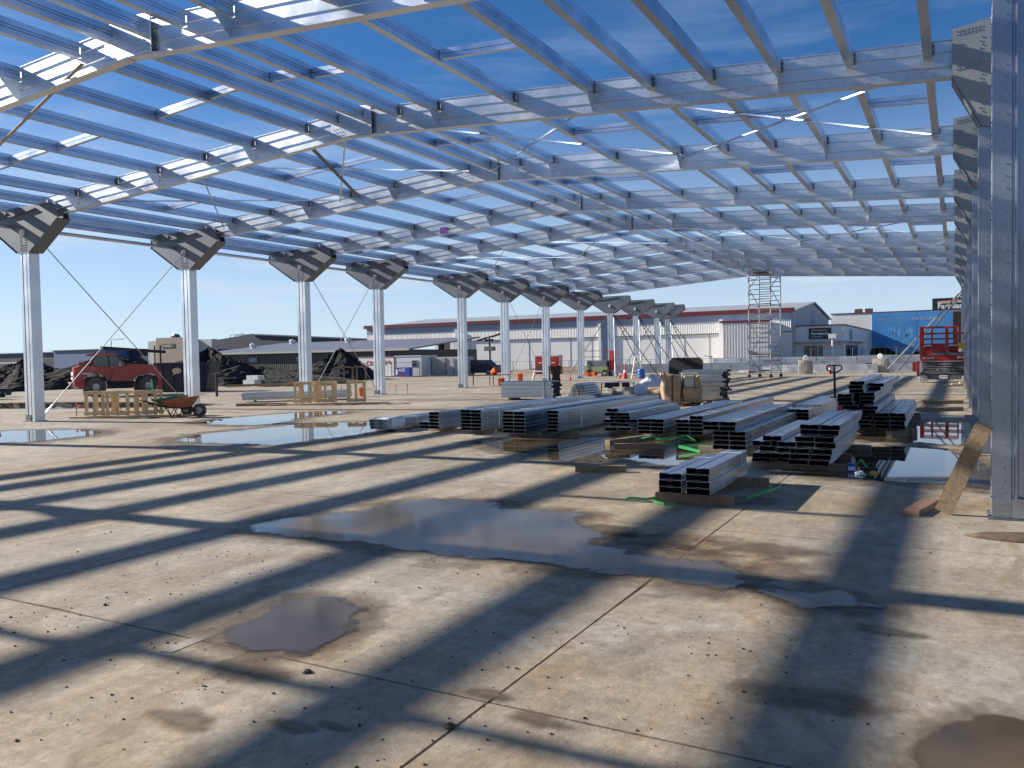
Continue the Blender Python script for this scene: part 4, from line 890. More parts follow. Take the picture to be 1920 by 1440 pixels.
# ------------------------------------------------------------------ scissor lift
def wheel(t, x, y, r, w, axis='y', name='wheel', tyre='tyre', rim='rim', hub=.55):
    m = MB().lathe([(r * .5, -w / 2), (r * .93, -w / 2), (r, -w * .35), (r, w * .35), (r * .93, w / 2), (r * .5, w / 2)], 22)
    h = MB().lathe([(r * .12, -w * .56), (r * .2, -w * .54), (r * hub, -w * .46), (r * hub, w * .46), (r * .2, w * .54), (r * .12, w * .56)], 16)
    for q in (m, h): q.v = [(x + a, y + c, b + r) if axis == 'y' else (x + c, y + a, b + r) for a, b, c in q.v]
    o = m.build(name, tyre, t); normals_out(o.data); p = h.build('rim', rim, o); normals_out(p.data); return o
t = thing('scissor_lift', 'red and grey scissor lift parked beside the right hand columns', 'scissor lift', (-.5, 44.0, 0))
MB().box(-1.08, 1.08, .03, .95, .16, .42).build('chassis', 'grey', t); MB().box(-1.05, 1.05, .0, .98, .43, .52).build('deck_tray', 'grey', t)
for x in (-.91, .92):
    for y in (-.02, 1.0): wheel(t, x, y, .2, .14, 'y', rim='rim', tyre='rim' if y < 0 else 'tyre', hub=.62)
for k in range(4):
    z = .54 + k * .12
    for y in (.08, .86): MB().bar((-.98, y, z), (.98, y, z + .10), .05, .07).bar((.98, y + .05, z), (-.98, y + .05, z + .10), .05, .07).build('scissor_arm', 'grey', t)
for x in (-.95, -.3, .35, .95): MB().tube((x, .02, .6 + .1 * abs(x)), (x, .95, .6 + .1 * abs(x)), .04, 8).build('pivot_tube', 'rim', t)
MB().box(-1.05, 1.12, -.04, .98, 1.05, 1.33).build('platform', 'red', t); MB().box(-.55, 1.1, -.07, -.045, 1.34, 1.46).build('toe_board', 'galv_cap', t)
for x in (-1.03, -.55, .05, .13, .55, 1.08):
    for y in (-.02, .96): MB().tube((x, y, 1.33), (x, y, 2.66 if x < .9 else 2.3), .036, 8).build('rail_post', 'red', t)
for y in (-.02, .96):
    for z, x0, x1 in ((2.66, -1.05, .55), (2.36, -1.05, 1.1), (2.1, -1.05, .6), (1.85, -1.05, 1.1), (1.6, -1.05, .5)): MB().tube((x0, y, z), (x1, y, z), .036, 8).build('guard_rail', 'red', t)
for x in (-1.05, 1.1): MB().tube((x, 0, 2.36), (x, .94, 2.36), .025, 8).build('guard_rail', 'red', t)
MB().box(-1.06, -.88, -.06, .1, 1.7, 2.62).build('gate_post', 'red_bright', t); MB().box(-1.02, -.8, -.05, .05, 1.33, 1.7).build('gate_post', 'red', t); MB().box(-1.38, -1.22, .1, .3, .55, 1.0).build('entry_step', 'red_bright', t); MB().box(-1.2, -1.08, .05, .2, .32, 1.05).build('entry_step', 'red', t)
MB().box(-.85, .55, .35, .6, 1.34, 1.75).build('tool_locker', 'red', t); MB().box(-.5, .0, -.05, .0, 1.48, 1.84).build('infill_panel', 'red', t); MB().box(.56, .8, -.09, .1, 1.6, 1.9).build('control_box', 'yellow', t); MB().box(.82, 1.1, -.05, .3, 1.5, 2.0).build('cable_box', 'sandbrown', t)
MB().box(-.22, .12, .012, .028, .2, .36).build('warning_plate', 'white', t); text('DANGER', .07, 'red_mark', t, (-.18, .01, .27), FRONT, depth=.002)
text('SKYJACK', .13, 'letter', t, (-.95, -.05, 1.15), FRONT, depth=.003, bold=.002); text('SJIII 3226', .12, 'letter', t, (.5, -.05, 1.17), FRONT, depth=.003, bold=.002)
for k, (x, y, L, a, m_) in enumerate(((-.45, 40.0, .7, .2, 'timber'), (-.2, 40.4, .6, .5, 'timber'), (0, 40.1, .5, -.1, 'timber'), (.1, 40.6, .45, .3, 'white'), (-.3, 40.7, .6, .1, 'timber_old'))):
    beam(f'{["first", "second", "third", "white", "last"][k]} offcut of the timber pile in front of the scissor lift', (x, y, .04 + .03 * k), (x + L * math.cos(a), y + L * math.sin(a), .05 + .03 * k), .11, .05, m_, 'offcuts by the scissor lift', 'timber_offcut')
# long props by the lift
for k, (a, b) in enumerate((((-3.9, 58, .4), (.35, 52.9, 5.0)), ((-3.3, 58.5, .3), (.38, 58.9, 5.2)))):
    tag(MB().tube(a, b, .05, 8).build('raking_prop', 'alu' if k == 0 else 'prop'), ['long bright prop rising behind the scissor lift', 'dark prop parallel to the bright one'][k], 'prop', 'raking props of the right columns')

# ------------------------------------------------------------------ scaffold tower
t = thing('scaffold_tower', 'tall aluminium mobile scaffold tower under the farthest rafter', 'scaffold', (-10.75, 53.6, 0), -.09)
LX, LY, HT = .68, 1.1, 6.85
for sx_ in (-1, 1):
    for sy_ in (-1, 1):
        MB().tube((sx_ * LX, sy_ * LY, .22), (sx_ * LX, sy_ * LY, HT), .042, 8).build('standard', 'alu', t)
        w = wheel(t, sx_ * LX, sy_ * LY, .11, .06, 'y', 'castor', 'black', 'black')
for sy_ in (-1, 1):
    for k in range(22):
        z = .45 + k * .3
        MB().tube((-LX, sy_ * LY, z), (LX, sy_ * LY, z), .03, 6).build('rung', 'alu', t)
for sx_ in (-1, 1):
    for k in range(6): z = .4 + k * 1.05; MB().tube((sx_ * LX, -LY if k % 2 else LY, z), (sx_ * LX, LY if k % 2 else -LY, z + 1.0), .028, 6).build('diagonal_brace', 'alu', t)
    for z in (.6, 2.2, 4.6, 6.3): MB().tube((sx_ * LX, -LY, z), (sx_ * LX, LY, z), .02, 6).build('horizontal_brace', 'alu', t)
for sx_ in (-1, 1): MB().path([(sx_ * LX, -LY, HT - .35), (sx_ * .42, -LY, HT - .05), (0, -LY, HT)], .022, 6).build('end_arch', 'alu', t)
MB().box(-.6, .6, -1.05, 1.05, 1.45, 1.5).build('platform', 'timber_old', t); MB().box(-.4, .4, -1.05, 1.05, HT - .25, HT - .2).build('platform', 'rust', t); MB().box(-.66, .66, -1.14, -1.12, 1.5, 1.65).build('toe_board', 'alu', t)

# ------------------------------------------------------------------ concrete blocks and beams lying at the far end
def cblock(label, loc, w, d, h, rz):
    t = thing('concrete_block', label, 'concrete block', loc, rz, 'concrete ballast blocks')
    lumpy_box(-w / 2, w / 2, -d / 2, d / 2, 0, h, int(loc[1]), .012, 5).build('block', 'block', t)
    m = MB().lathe([(0, -.02), (.16, -.02), (.2, 0), (.16, .02), (0, .02)], 16); m.v = [(x, z, y) for x, y, z in m.v]
    m.build('white_lid', 'white', t, (.05, -d / 2 + .1, h + .18)); MB().bar((.05, -d / 2 + .1, h - .02), (.05, -d / 2 + .1, h + .05), .03).build('lid_stem', 'cable', t)
cblock('square concrete block right of the scaffold tower', (-9.6, 62.0, 0), 1.0, 1.0, .98, .1); cblock('concrete block left of the scissor lift with a white lid on top', (-4.85, 65.0, 0), 1.1, 1.1, 1.0, -.1)
def lying(label, a, b, z, n=1):
    a, b = Vector((*a, 0)), Vector((*b, 0)); L = (b - a).length
    t = thing('steel_rafter', label, 'rafter', a, math.atan2(b.y - a.y, b.x - a.x), 'rafters lying ready at the far end')
    m = MB().prism([(y, z + q) for y, q in RP], 'x', 0, L); normals_out(m.build('section', 'galv_raf', t).data)
    for f in (.08, .5, .92): MB().box(L * f, L * f + .15, -.3, .3, 0, z - .003).build('bearer', 'plywood', t)
    for f in (.2, .45, .7, .95): MB().box(L * f, L * f + .03, -.16, -.09, z + .25, z + .52).build('cleat', 'galv_cap', t)
lying('rafter lying on bearers left of the scaffold tower', (-25.0, 58.5), (-14.5, 62.5), .2); lying('rafter lying behind the dark board', (-24.5, 60.2), (-13.5, 65.5), .25)
lying('upper rafter lying behind the scaffold tower', (-17.5, 66.5), (-6.0, 66.0), .62); lying('lower rafter lying behind the concrete blocks', (-16.5, 65.6), (-5.0, 64.3), .04)
lying('rafter lying in front of the distant shop', (-6.5, 67.5), (4.5, 67.2), .66); lying('rafter lying behind the scissor lift', (-5.0, 66.6), (4.0, 66.4), .05)
def heap(label, cx, cy, rx, ry, h, seed, m='soil', name='soil_heap', ridge=0):
    rnd = random.Random(seed); n = 64; rings = 22; mb = MB(); ph = [rnd.uniform(0, 6.3) for _ in range(8)]
    for k in range(rings + 1):
        f = k / rings
        for i in range(n):
            a = 2 * math.pi * i / n
            r = (1 - f) * (1 + .16 * math.sin(2 * a + ph[0]) + .10 * math.sin(5 * a + ph[1]) + .05 * math.sin(11 * a + ph[2]))
            z = h * (f ** .85) * (1 + .10 * math.sin(4 * a + 6 * f + ph[3])) + rnd.gauss(0, .03 * h)
            mb.v.append((cx + rx * r * math.cos(a) + ridge * f * math.sin(3 * a) , cy + ry * r * math.sin(a), max(-.17, z if k else -.17)))
    for k in range(rings):
        for i in range(n): mb.f.append((k * n + i, k * n + (i + 1) % n, (k + 1) * n + (i + 1) % n, (k + 1) * n + i))
    for q in range(220):                                            # clods on the flanks
        a = rnd.random() * 6.28; f = rnd.random() ** .6; s = rnd.uniform(.03, .12)
        x, y, z = cx + rx * f * math.cos(a), cy + ry * f * math.sin(a), h * (1 - f) ** .85
        vs = [(x + s * rnd.uniform(-1, 1), y + s * rnd.uniform(-1, 1), z + s * rnd.uniform(-.3, 1)) for _ in range(5)]
        mb.add(vs, [(0, 1, 2), (0, 2, 3), (0, 3, 4), (1, 2, 4), (0, 1, 4)])
    tag(mb.build(name, m), label, 'soil heap', 'heaps of dark soil')
heap('dark soil heap at the left edge behind the first column', -57.5, 34, 5, 4, 1.9, 1); heap('dark soil heap left of the telehandler cab', -52.5, 37, 5.5, 4.5, 2.1, 2); heap('tall soil heap behind the telehandler and navy skip', -47.0, 41, 5.0, 4.5, 2.45, 3)
heap('low dark soil bank right of the second column', -44.5, 43.5, 7.5, 4, 1.15, 4); heap('pointed soil heap behind the third column', -44.3, 52, 3.6, 3.6, 2.35, 5); heap('low spoil left of the pointed soil heap', -42.0, 45.0, 4.5, 2.0, .95, 6)
heap('brown gravel bank by the scaffold foot', -12.5, 70, 5, 2, .7, 7, 'sandbrown', 'gravel_heap'); heap('brown gravel ridge between the toilets and columns', -31, 76, 12, 2.2, .6, 8, 'sandbrown', 'gravel_heap')

# ------------------------------------------------------------------ telehandler
t = thing('telehandler', 'red telehandler parked in front of the soil heaps', 'telehandler', (-37.3, 27.0, 0), math.atan2(.877, .48)); t.scale = (.84, .95, 1.0)
for x in (-1.55, 1.25):
    for y in (-.92, .92):
        w = wheel(t, x, y, .50, .4, hub=.52); lg = MB()
        for k in range(18):
            a = 2 * math.pi * k / 18; c, s_ = math.cos(a), math.sin(a)
            lg.bar((x + .51 * c, y - .2, .5 + .51 * s_), (x + .51 * math.cos(a + .16), y, .5 + .51 * math.sin(a + .16)), .06, .05)
        lg.build('tread_lugs', 'tyre', w)
MB().prism([(-2.6, .55), (-2.35, .42), (-1.95, .45), (-2.15, .9), (-1.9, 1.12), (-1.2, 1.12), (-.9, .8), (.5, .74), (.72, 1.0), (.95, 1.1), (1.55, 1.1), (1.9, .95), (1.95, 1.36), (1.3, 1.48), (-.3, 1.52), (-1.0, 1.46), (-2.3, 1.54), (-2.62, 1.46)], 'y', -.62, .62).build('body', 'red', t)
MB().prism([(-.75, .78), (.45, .74), (.62, .98), (.45, 1.22), (-.55, 1.26)], 'y', -.78, -.63).build('engine_cover', 'red', t); MB().box(-.9, .55, -.7, .6, .42, .73).build('chassis', 'black', t)
MB().box(-2.68, -2.60, -.55, .55, 1.08, 1.24).build('tail_light_panel', 'white', t); MB().box(-2.69, -2.61, -.55, .55, .86, 1.0).build('tail_light_panel', 'pale_grey', t); MB().path([(-2.6, -.55, .7), (-2.82, -.5, .72), (-2.82, .5, .72), (-2.6, .55, .7)], .03, 6).build('bumper_bar', 'pink', t)
cabp = [(-1.55, 1.46), (.25, 1.46), (.05, 1.72), (-.35, 2.04), (-1.4, 2.08), (-1.65, 1.8)]
MB().prism([(-1.50, 1.47), (.18, 1.47), (0, 1.70), (-.38, 1.99), (-1.37, 2.02), (-1.58, 1.79)], 'y', -.55, .12).build('cab_glass', 'glass', t)
for y in (-.58, .14):
    p = cabp + cabp[:1]; m = MB()
    for a, b in zip(p, p[1:]): m.bar((a[0], y, a[1]), (b[0], y, b[1]), .06, .06)
    m.bar((-.75, y, 1.46), (-.80, y, 2.06), .05, .05); m.build('cab_frame', 'black' if y < 0 else 'red', t)
MB().prism([(-1.95, 2.02), (-.28, 2.02), (-.42, 2.14), (-1.5, 2.17), (-1.98, 2.10)], 'y', -.62, .18).build('cab_roof', 'red', t)
MB().bar((-2.3, .42, 1.62), (2.0, .42, 1.42), .28, .26).build('boom', 'red', t); MB().bar((1.95, .3, 1.3), (2.35, .2, .55), .3, .22).build('boom_head', 'red', t); MB().box(.35, 1.2, -.35, .25, 1.46, 1.56).build('bonnet', 'red', t); MB().box(1.9, 2.15, -.5, .55, .3, 1.2).build('fork_carriage', 'red', t)
for y in (-.35, .4): MB().bar((2.18, y, .12), (3.2, y, .12), .12, .05).build('fork', 'black', t)
for x in (-1.55, 1.25): MB().prism([(x - .62, .8), (x - .45, 1.0), (x + .45, 1.0), (x + .62, .78), (x + .5, .78), (x + .4, .92), (x - .4, .92), (x - .52, .8)], 'y', -1.06, -.63).build('mudguard', 'black', t)
m = MB().lathe([(0, 0), (.13, .0), (.13, .006), (0, .006)], 14); m.v = [(x + .35, -.755 - z, y + .88) for x, y, z in m.v]; m.build('emblem', 'letter', t); MB().box(.52, .85, -.757, -.752, .84, .92).build('emblem', 'letter_grey', t)
MB().box(-2.2, -1.7, -.628, -.622, 1.12, 1.2).build('emblem', 'letter_grey', t)
m = MB().lathe([(.05, 0), (.05, .16), (0, .16)], 8, (-.2, -.7, 1.5)); m.build('mirror', 'white', t); MB().bar((-.1, -.6, 1.45), (-.2, -.7, 1.5), .02).build('mirror_arm', 'black', t)
beam('black beam raised above the telehandler', (-41.2, 28.6, 2.52), (-37.9, 30.1, 2.22), .14, .16, 'black', None, 'steel_beam')
for k, x in enumerate((-39.4, -39.05)): tag(MB().tube((x, 30.6 + k * .1, 1.6), (x, 30.6 + k * .1, 2.6), .04, 6).build('steel_post', 'black'), f'thin black post {["left", "right"][k]} above the navy skip', 'post')
beam('bright green lath leaning by the timber frames', (-26.3, 20.3, .6), (-26.5, 20.4, 1.0), .06, .02, 'green', None, 'lath')
# navy skip
t = thing('skip_bin', 'dark navy steel skip with a cream speech bubble sign', 'skip', (-37.6, 31.4, 0), .45)
MB().prism([(-1.5, .0), (1.2, .0), (1.5, 1.55), (-1.6, 1.55)], 'y', -.7, .7).build('body', 'navy', t)
for x in (-1.2, -.6, 0, .6, 1.1): MB().box(x - .04, x + .04, -.75, -.702, .05, 1.5).build('rib', 'navy', t)
MB().box(-1.65, 1.55, -.78, .78, 1.55, 1.63).build('rim', 'navy', t)
m = MB().lathe([(0, 0), (.26, 0), (.26, .01), (0, .01)], 18); m.v = [(x * 1.0 - .35, -.757 - z, y * .62 + 1.18) for x, y, z in m.v]; m.add([(-.52, -.766, 1.08), (-.35, -.766, 1.05), (-.58, -.766, .92)], [(0, 1, 2)]); m.build('sign', 'cream_sign', t)
t = thing('white_crates', 'small white slabs piled on the spoil', 'slabs', (-39.6, 38.2, .0)); MB().box(-.8, .2, -.3, .3, .15, .42).build('slab_piece', 'offwhite', t); MB().box(-.2, .9, -.3, .3, .0, .15).build('slab_piece', 'offwhite', t); MB().box(-.5, .5, -.28, .3, .43, .72).build('slab_piece', 'offwhite', t)
for k, (x, y, L, a) in enumerate(((-40.5, 36.6, 3, .5), (-38.5, 37.4, 3.5, .35), (-36.5, 37.6, 3, .4))): beam(f'{["left", "middle", "right"][k]} long timber lying before the low soil bank', (x, y, .1), (x + L * math.cos(a), y + L * math.sin(a), .14), .16, .14, 'timber_old', 'timbers before the soil bank')
for k, (x, y) in enumerate(((-41.0, 49.0), (-39.9, 49.2))):
    t = thing('saw_horse', f'{["left", "right"][k]} leaning saw horse in front of the pointed soil heap', 'saw horse', (x, y, 0), .5); 
    for s in (-.35, .35): MB().bar((s, -.25, 0), (s * .9, 0, 1.1), .07, .05).build('leg', 'timber_old', t); MB().bar((s, .3, 0), (s * .9, 0, 1.05), .07, .05).build('leg', 'timber_old', t)
    MB().bar((-.5, 0, 1.12), (.5, 0, .98), .08, .1).build('top_bar', 'timber_old', t)
t = thing('stick_stand', 'black post with a crossed top in front of the spoil bank', 'post', (-30.5, 27.0, 0)); MB().tube((0, 0, 0), (0, 0, 1.1), .06, 6).build('post', 'black', t); MB().bar((-.3, 0, 1.05), (.3, 0, 1.15), .05).build('crossbar', 'black', t)

# ------------------------------------------------------------------ site cabins, toilets, machines
t = thing('site_office', 'white portable site office with red lettering and a window', 'site office', (0, 0, 0))
MB().box(-48.9, -44.85, 60.0, 62.4, .05, 1.82).build('cabin', 'white', t); MB().box(-44.78, -41.85, 60.0, 62.4, .05, 1.82).build('cabin', 'offwhite', t)
MB().box(-48.95, -44.8, 59.95, 62.45, 1.825, 1.92).build('roof_edge', 'maroon', t); MB().box(-44.80, -41.8, 59.95, 62.45, 1.823, 1.90).build('roof_edge', 'offwhite', t); MB().box(-44.85, -44.775, 59.96, 60.0, .05, 1.82).build('corner_post', 'maroon', t)
w = MB().box(-42.9, -42.3, 59.96, 59.995, .88, 1.5).build('window', 'white', t)
for x in (-42.86, -42.59): MB().box(x, x + .25, 59.945, 59.958, .92, 1.46).build('pane', 'glass', w)
text('City', .62, 'red_mark', t, (-48.0, 59.99, 1.0), (math.pi / 2, -.12, 0), depth=.003, bold=.015); text('Hire', .62, 'red_mark', t, (-46.3, 59.99, 1.05), (math.pi / 2, -.12, 0), depth=.003, bold=.015)
t = thing('banner_tank', 'blue and white printed tank in front of the site office', 'tank', (-43.3, 59.4, 0)); MB().box(-.72, .72, -.25, .25, .02, .85).build('body', 'blue_mark', t); MB().box(-.72, -.55, -.256, -.252, .2, .7).build('print', 'letter', t); text('ACE', .36, 'letter', t, (-.4, -.26, .5), FRONT, depth=.003, bold=.01); text('HIRE', .26, 'red_mark', t, (-.4, -.26, .18), FRONT, depth=.003, bold=.01)
t = thing('shipping_container', 'pale ribbed shipping container right of the site office', 'container', (0, 0, 0))
MB().box(-41.7, -38.7, 61.5, 63.9, 0, 1.72).build('shell', 'pale_grey', t)
for k in range(7): MB().box(-41.65 + k * .2, -41.53 + k * .2, 61.44, 61.498, .08, 1.62).build('rib', 'pale_grey', t)
for x in (-40.2, -39.4, -38.8): MB().tube((x, 61.46, .1), (x, 61.46, 1.62), .03, 6).build('lock_rod', 'grey', t)
t = thing('parked_van', 'dark navy van behind the fifth column', 'van', (-39.0, 64.0, 0), .15)
MB().prism([(-1.2, .25), (2.6, .25), (2.65, .75), (2.1, .9), (1.6, 1.38), (-1.1, 1.4), (-1.25, .9)], 'y', -.8, .8).build('body', 'navy', t); MB().prism([(.4, .92), (1.95, .92), (1.55, 1.3), (.4, 1.32)], 'y', -.81, -.803).build('window', 'glass', t)
for x in (-.6, 1.9): wheel(t, x, -.72, .3, .2); wheel(t, x, .72, .3, .2)
def toilet(label, x, y, rz):
    t = thing('portable_toilet', label, 'portable toilet', (x, y, 0), rz, 'red portable toilets')
    MB().box(-.52, .52, -.52, .52, .08, 1.6).build('shell', 'red', t); MB().box(-.42, .42, -.545, -.521, .12, 1.5).build('door', 'red_bright', t)
    MB().prism([(-.55, 1.6), (.55, 1.6), (.45, 1.72), (-.45, 1.72)], 'y', -.55, .55).build('roof', 'white', t); MB().box(-.5, .5, -.5, .5, 0, .078).build('skid', 'black', t)
    for k in range(4): MB().box(-.36, .36, -.56, -.546, .25 + k * .32, .45 + k * .32).build('door_panel', 'red_bright', t)
    MB().box(-.15, .15, -.566, -.561, .98, 1.08).build('sticker', 'letter', t)
toilet('bright red portable toilet left of the seventh column', -33.45, 67.3, .1); toilet('red portable toilet right of the seventh column', -32.0, 67.0, .1)
t = thing('solar_light_tower', 'solar light tower mast against the pale warehouse wall', 'light tower', (-43.5, 75, 0))
MB().tube((0, 0, 0), (0, 0, 3.9), .09, 8).build('mast', 'grey', t); MB().box(-.5, .55, -.3, .3, 2.3, 2.75).build('battery_box', 'grey', t)
for s in (-1, 1): MB().bar((s * .15, 0, 3.75), (s * 1.5, 0, 3.75 + .35 * s), .9, .05).build('solar_panel', 'navy', t); MB().box(s * .2, s * .45, -.2, .1, 3.3, 3.55).build('lamp_head', 'black', t)
MB().box(-1, 1, -.6, .6, .1, .8).build('trailer', 'grey', t)
t = thing('small_lift', 'faded green machine with a red mast beside the eighth column', 'machine', (-24.0, 58.5, 0))
MB().box(-1.2, .7, -.6, .6, .35, .75).build('body', 'greenl', t); MB().box(-1.0, .6, -.55, .55, .75, 1.2).build('canopy', 'galv_cap', t); MB().box(-1.3, -.3, -.65, -.2, .05, .36).build('bucket', 'orange', t)
for x in (-.8, .5): wheel(t, x, -.5, .26, .2)
MB().box(.75, 1.05, -.2, .2, .5, 1.95).build('mast', 'red_bright', t); MB().path([(-1.3, -.5, 1.2), (-1.3, -.5, 1.95), (.7, -.5, 1.95)], .025, 6).build('guard_rail', 'rust', t); MB().path([(-1.3, -.5, 1.5), (.7, -.5, 1.5)], .025, 6).build('guard_rail', 'rust', t)
t = thing('drop_saw_stand', 'saw on a light stand between sixth and seventh columns', 'saw stand', (-25.3, 50.5, 0)); MB().box(-.5, .4, -.2, .2, .55, .62).build('bench', 'white', t); MB().box(-.2, .25, -.15, .15, .63, .95).build('saw', 'black', t)
for x in (-.45, .35): MB().bar((x * 1.2, -.2, 0), (x * .9, 0, .56), .04).build('leg', 'alu', t); MB().bar((x * 1.2, .2, 0), (x * .9, 0, .56), .04).build('leg', 'alu', t)
t = thing('wrapped_roll', 'dark bundle standing against the seventh column', 'bundle', (-22.7, 47.6, 0)); lumpy_box(-.25, .25, -.2, .2, 0, .95, 4, .05).build('wrap', 'black', t)

# ------------------------------------------------------------------ distant fence
def fence(label, x0, x1, y, h=1.1, step=2.4):
    t = thing('wire_fence', label, 'fence', (0, y, 0), 0)
    n = int((x1 - x0) / step)
    for k in range(n + 1): MB().tube((x0 + k * step, 0, -.16), (x0 + k * step, 0, h), .04, 6).build('post', 'galv_cap', t)
    for z in (.1, h - .02): MB().bar((x0, 0, z), (x1, 0, z), .03).build('rail', 'galv_cap', t)
    m = MB()
    for k in range(int((x1 - x0) / .45)): m.bar((x0 + k * .45, 0, .1), (x0 + k * .45, 0, h), .012)
    m.build('wires', 'galv_cap', t)['kind'] = 'stuff'
fence('wire fence along the foot of the pale warehouse', -60, -16, 84); fence('wire fence in front of the shop and the mural', -15.5, 4, 80, 1.9, 3.6); fence('low wire fence before the charcoal building', -62, -36, 58.5, 1.3, 3)
for k, (x, y, h) in enumerate(((-118, 108, 6.6), (-92, 85, 5.4), (-141, 100, 6.2))):
    t = thing('street_lamp', ['left street lamp behind the steel blue buildings', 'street lamp left of the grey tower block', 'street lamp far left behind the first column'][k], 'street lamp', (x, y, 0)); MB().tube((0, 0, 0), (0, 0, h), .1, 6, .06).build('pole', 'galv_cap', t); MB().bar((0, 0, h), (2.4, .4, h + .12), .1, .07).build('arm', 'galv_cap', t); MB().box(2.2, 3.0, .2, .6, h + .06, h + .18).build('lamp_head', 'galv_cap', t)

# ------------------------------------------------------------------ pale warehouse with maroon fascia
Y = 96.0
t = thing('warehouse', 'long pale warehouse with a maroon eaves band and a gabled end', 'building', (0, 0, 0))
XR, XL = -16.3, -76.5; EH = 6.1
MB().box(-61.7, XR, Y, Y + 30, -.16, 3.9).build('panel_wall', 'wh_wall', t); MB().box(XL, XR, Y - .12, Y + .3, 3.9, EH).build('clad_band', 'wh_clad', t)
for k in range(15): MB().box(-61.7 + 3.0 * k, -61.62 + 3.0 * k, Y - .03, Y - .001, 0, 3.89).build('panel_joint', 'wh_blue', t)
MB().box(XL - .3, XR + .35, Y - .5, Y - .13, EH, EH + .48).build('fascia', 'maroon', t); MB().box(XL, XR, Y - .16, Y - .121, 5.3, EH - .01).build('painted_eaves_shadow', 'wh_blue', t)  # bluish strip under the fascia stands in for its cast shadow
MB().box(XL, XR, Y - .16, Y - .121, 3.86, 3.96).build('drip_flashing', 'grey', t)
GA = Y + 15.5
MB().prism([(Y - .1, EH + .05), (GA, EH + 1.75), (Y + 31, EH + .05), (Y + 31, EH + .2), (GA, EH + 1.92), (Y - .1, EH + .2)], 'x', XL - .2, XR + .3).build('roof', 'wh_roof', t)
MB().prism([(Y, 3.9), (Y + 30, 3.9), (Y + 30, EH + .1), (GA, EH + 1.72), (Y, EH + .1)], 'x', XR - .3, XR).build('gable_wall', 'wh_gable', t)
MB().box(XR - .1, XR + .02, Y + .05, Y + 30, 0, 3.9).build('gable_base', 'wh_gable', t)
MB().prism([(Y, 3.9), (Y + 30, 3.9), (Y + 30, EH + .1), (GA, EH + 1.72), (Y, EH + .1)], 'x', XL, XL + .3).build('gable_wall', 'wh_gable', t)
sg = MB().box(XR + .005, XR + .06, GA - 1.2, GA + 1.4, 5.0, 6.9).build('faded_sign', 'wh_blue', t)
for x in (XL + .2, -74.5, -61.9): MB().box(x, x + .45, Y - .2, Y + .25, -.16, 3.88).build('portal_post', 'white' if x > -70 else 'grey', t)
MB().box(XL, -61.7, Y + 18, Y + 18.3, -.16, 3.9).build('rear_wall', 'wh_clad', t); MB().box(-70, -69.3, Y + 9, Y + 9.6, 0, 3.9).build('inner_post', 'navy_wall', t)
for x, c in ((-60.9, 'white'), (-39.6, 'white'), (-24.4, 'white')): MB().box(x, x + .35, Y - .5, Y - .15, 0, 5.6).build('downpipe', c, t)
MB().box(-39.2, -37.6, Y - .2, Y - .13, 0, 5.3).build('blue_panel', 'wh_blue', t)
an = MB().box(-22.6, -17.6, Y - 6, Y - .01, -.16, 4.9).build('annex', 'wh_wall', t)
for k in range(16): MB().box(-22.55 + k * .31, -22.42 + k * .31, Y - 6.12, Y - 6.001, .9, 4.75).build('rib', 'white', an)
MB().box(-22.9, -17.4, Y - 6.2, Y - 5.9, 4.9, 5.12).build('annex_fascia', 'maroon', an)
m = MB().lathe([(.9, 0), (1.0, .25), (1.3, .4), (1.2, .62), (0, .75)], 14, (-35.0, GA - 8, EH + 1.0)); m.build('roof_ventilator', 'pale_grey', t)
# shop front with the dark green sign
t = thing('shop_building', 'low grey shop building with a dark green name board', 'building', (0, 0, 0)); YS = 98.0
MB().box(XR + .03, -11.06, YS, YS + 33, -.16, 4.5).build('wall', 'wh_wall', t); MB().box(XR + .03, -10.95, YS - .12, YS + 33, 4.5, 4.62).build('parapet', 'maroon', t); MB().box(XR + .05, -10.3, YS - .9, YS - .01, 2.62, 2.72).build('canopy', 'pale_grey', t); MB().box(-11.05, -10.2, YS, YS + 18, 2.62, 2.72).build('canopy', 'pale_grey', t)
for x0, x1 in ((-15.3, -13.9), (-13.75, -13.3)):
    w = MB().box(x0, x1, YS - .05, YS - .003, 1.0, 2.25).build('window', 'grey', t); MB().box(x0 + .08, x1 - .08, YS - .065, YS - .052, 1.07, 2.18).build('pane', 'glass', w)
for k in range(3):
    w = MB().box(-11.05, -11.0, YS + 1.5 + k * 4.5, YS + 5.3 + k * 4.5, .2, 2.3).build('window', 'grey', t); MB().box(-10.995, -10.98, YS + 1.7 + k * 4.5, YS + 5.1 + k * 4.5, .3, 2.2).build('pane', 'glass', w)
MB().box(-11.05, -10.98, YS + 5.2, YS + 8, 2.9, 4.1).build('poster', 'wh_blue', t)
sg = MB().box(-14.78, -12.40, YS - .12, YS - .005, 3.02, 4.25).build('sign', 'sign_green', t); text('Farmlands', .46, 'letter', sg, (-14.52, YS - .13, 3.48), FRONT, depth=.006, bold=.012); MB().box(-14.5, -12.8, YS - .128, YS - .121, 3.93, 4.05).build('sign_stripe', 'pink', sg); MB().box(-14.5, -13.4, YS - .128, YS - .121, 3.22, 3.3).build('sign_stripe', 'letter_grey', sg)
t = thing('lamp_post', 'short white lamp post before the shop front', 'lamp post', (-11.9, YS - 3, 0)); MB().tube((0, 0, 0), (0, 0, 3.0), .1, 8).build('post', 'white', t); MB().box(-.4, .4, -.2, .2, 3.0, 3.5).build('lamp_box', 'white', t)
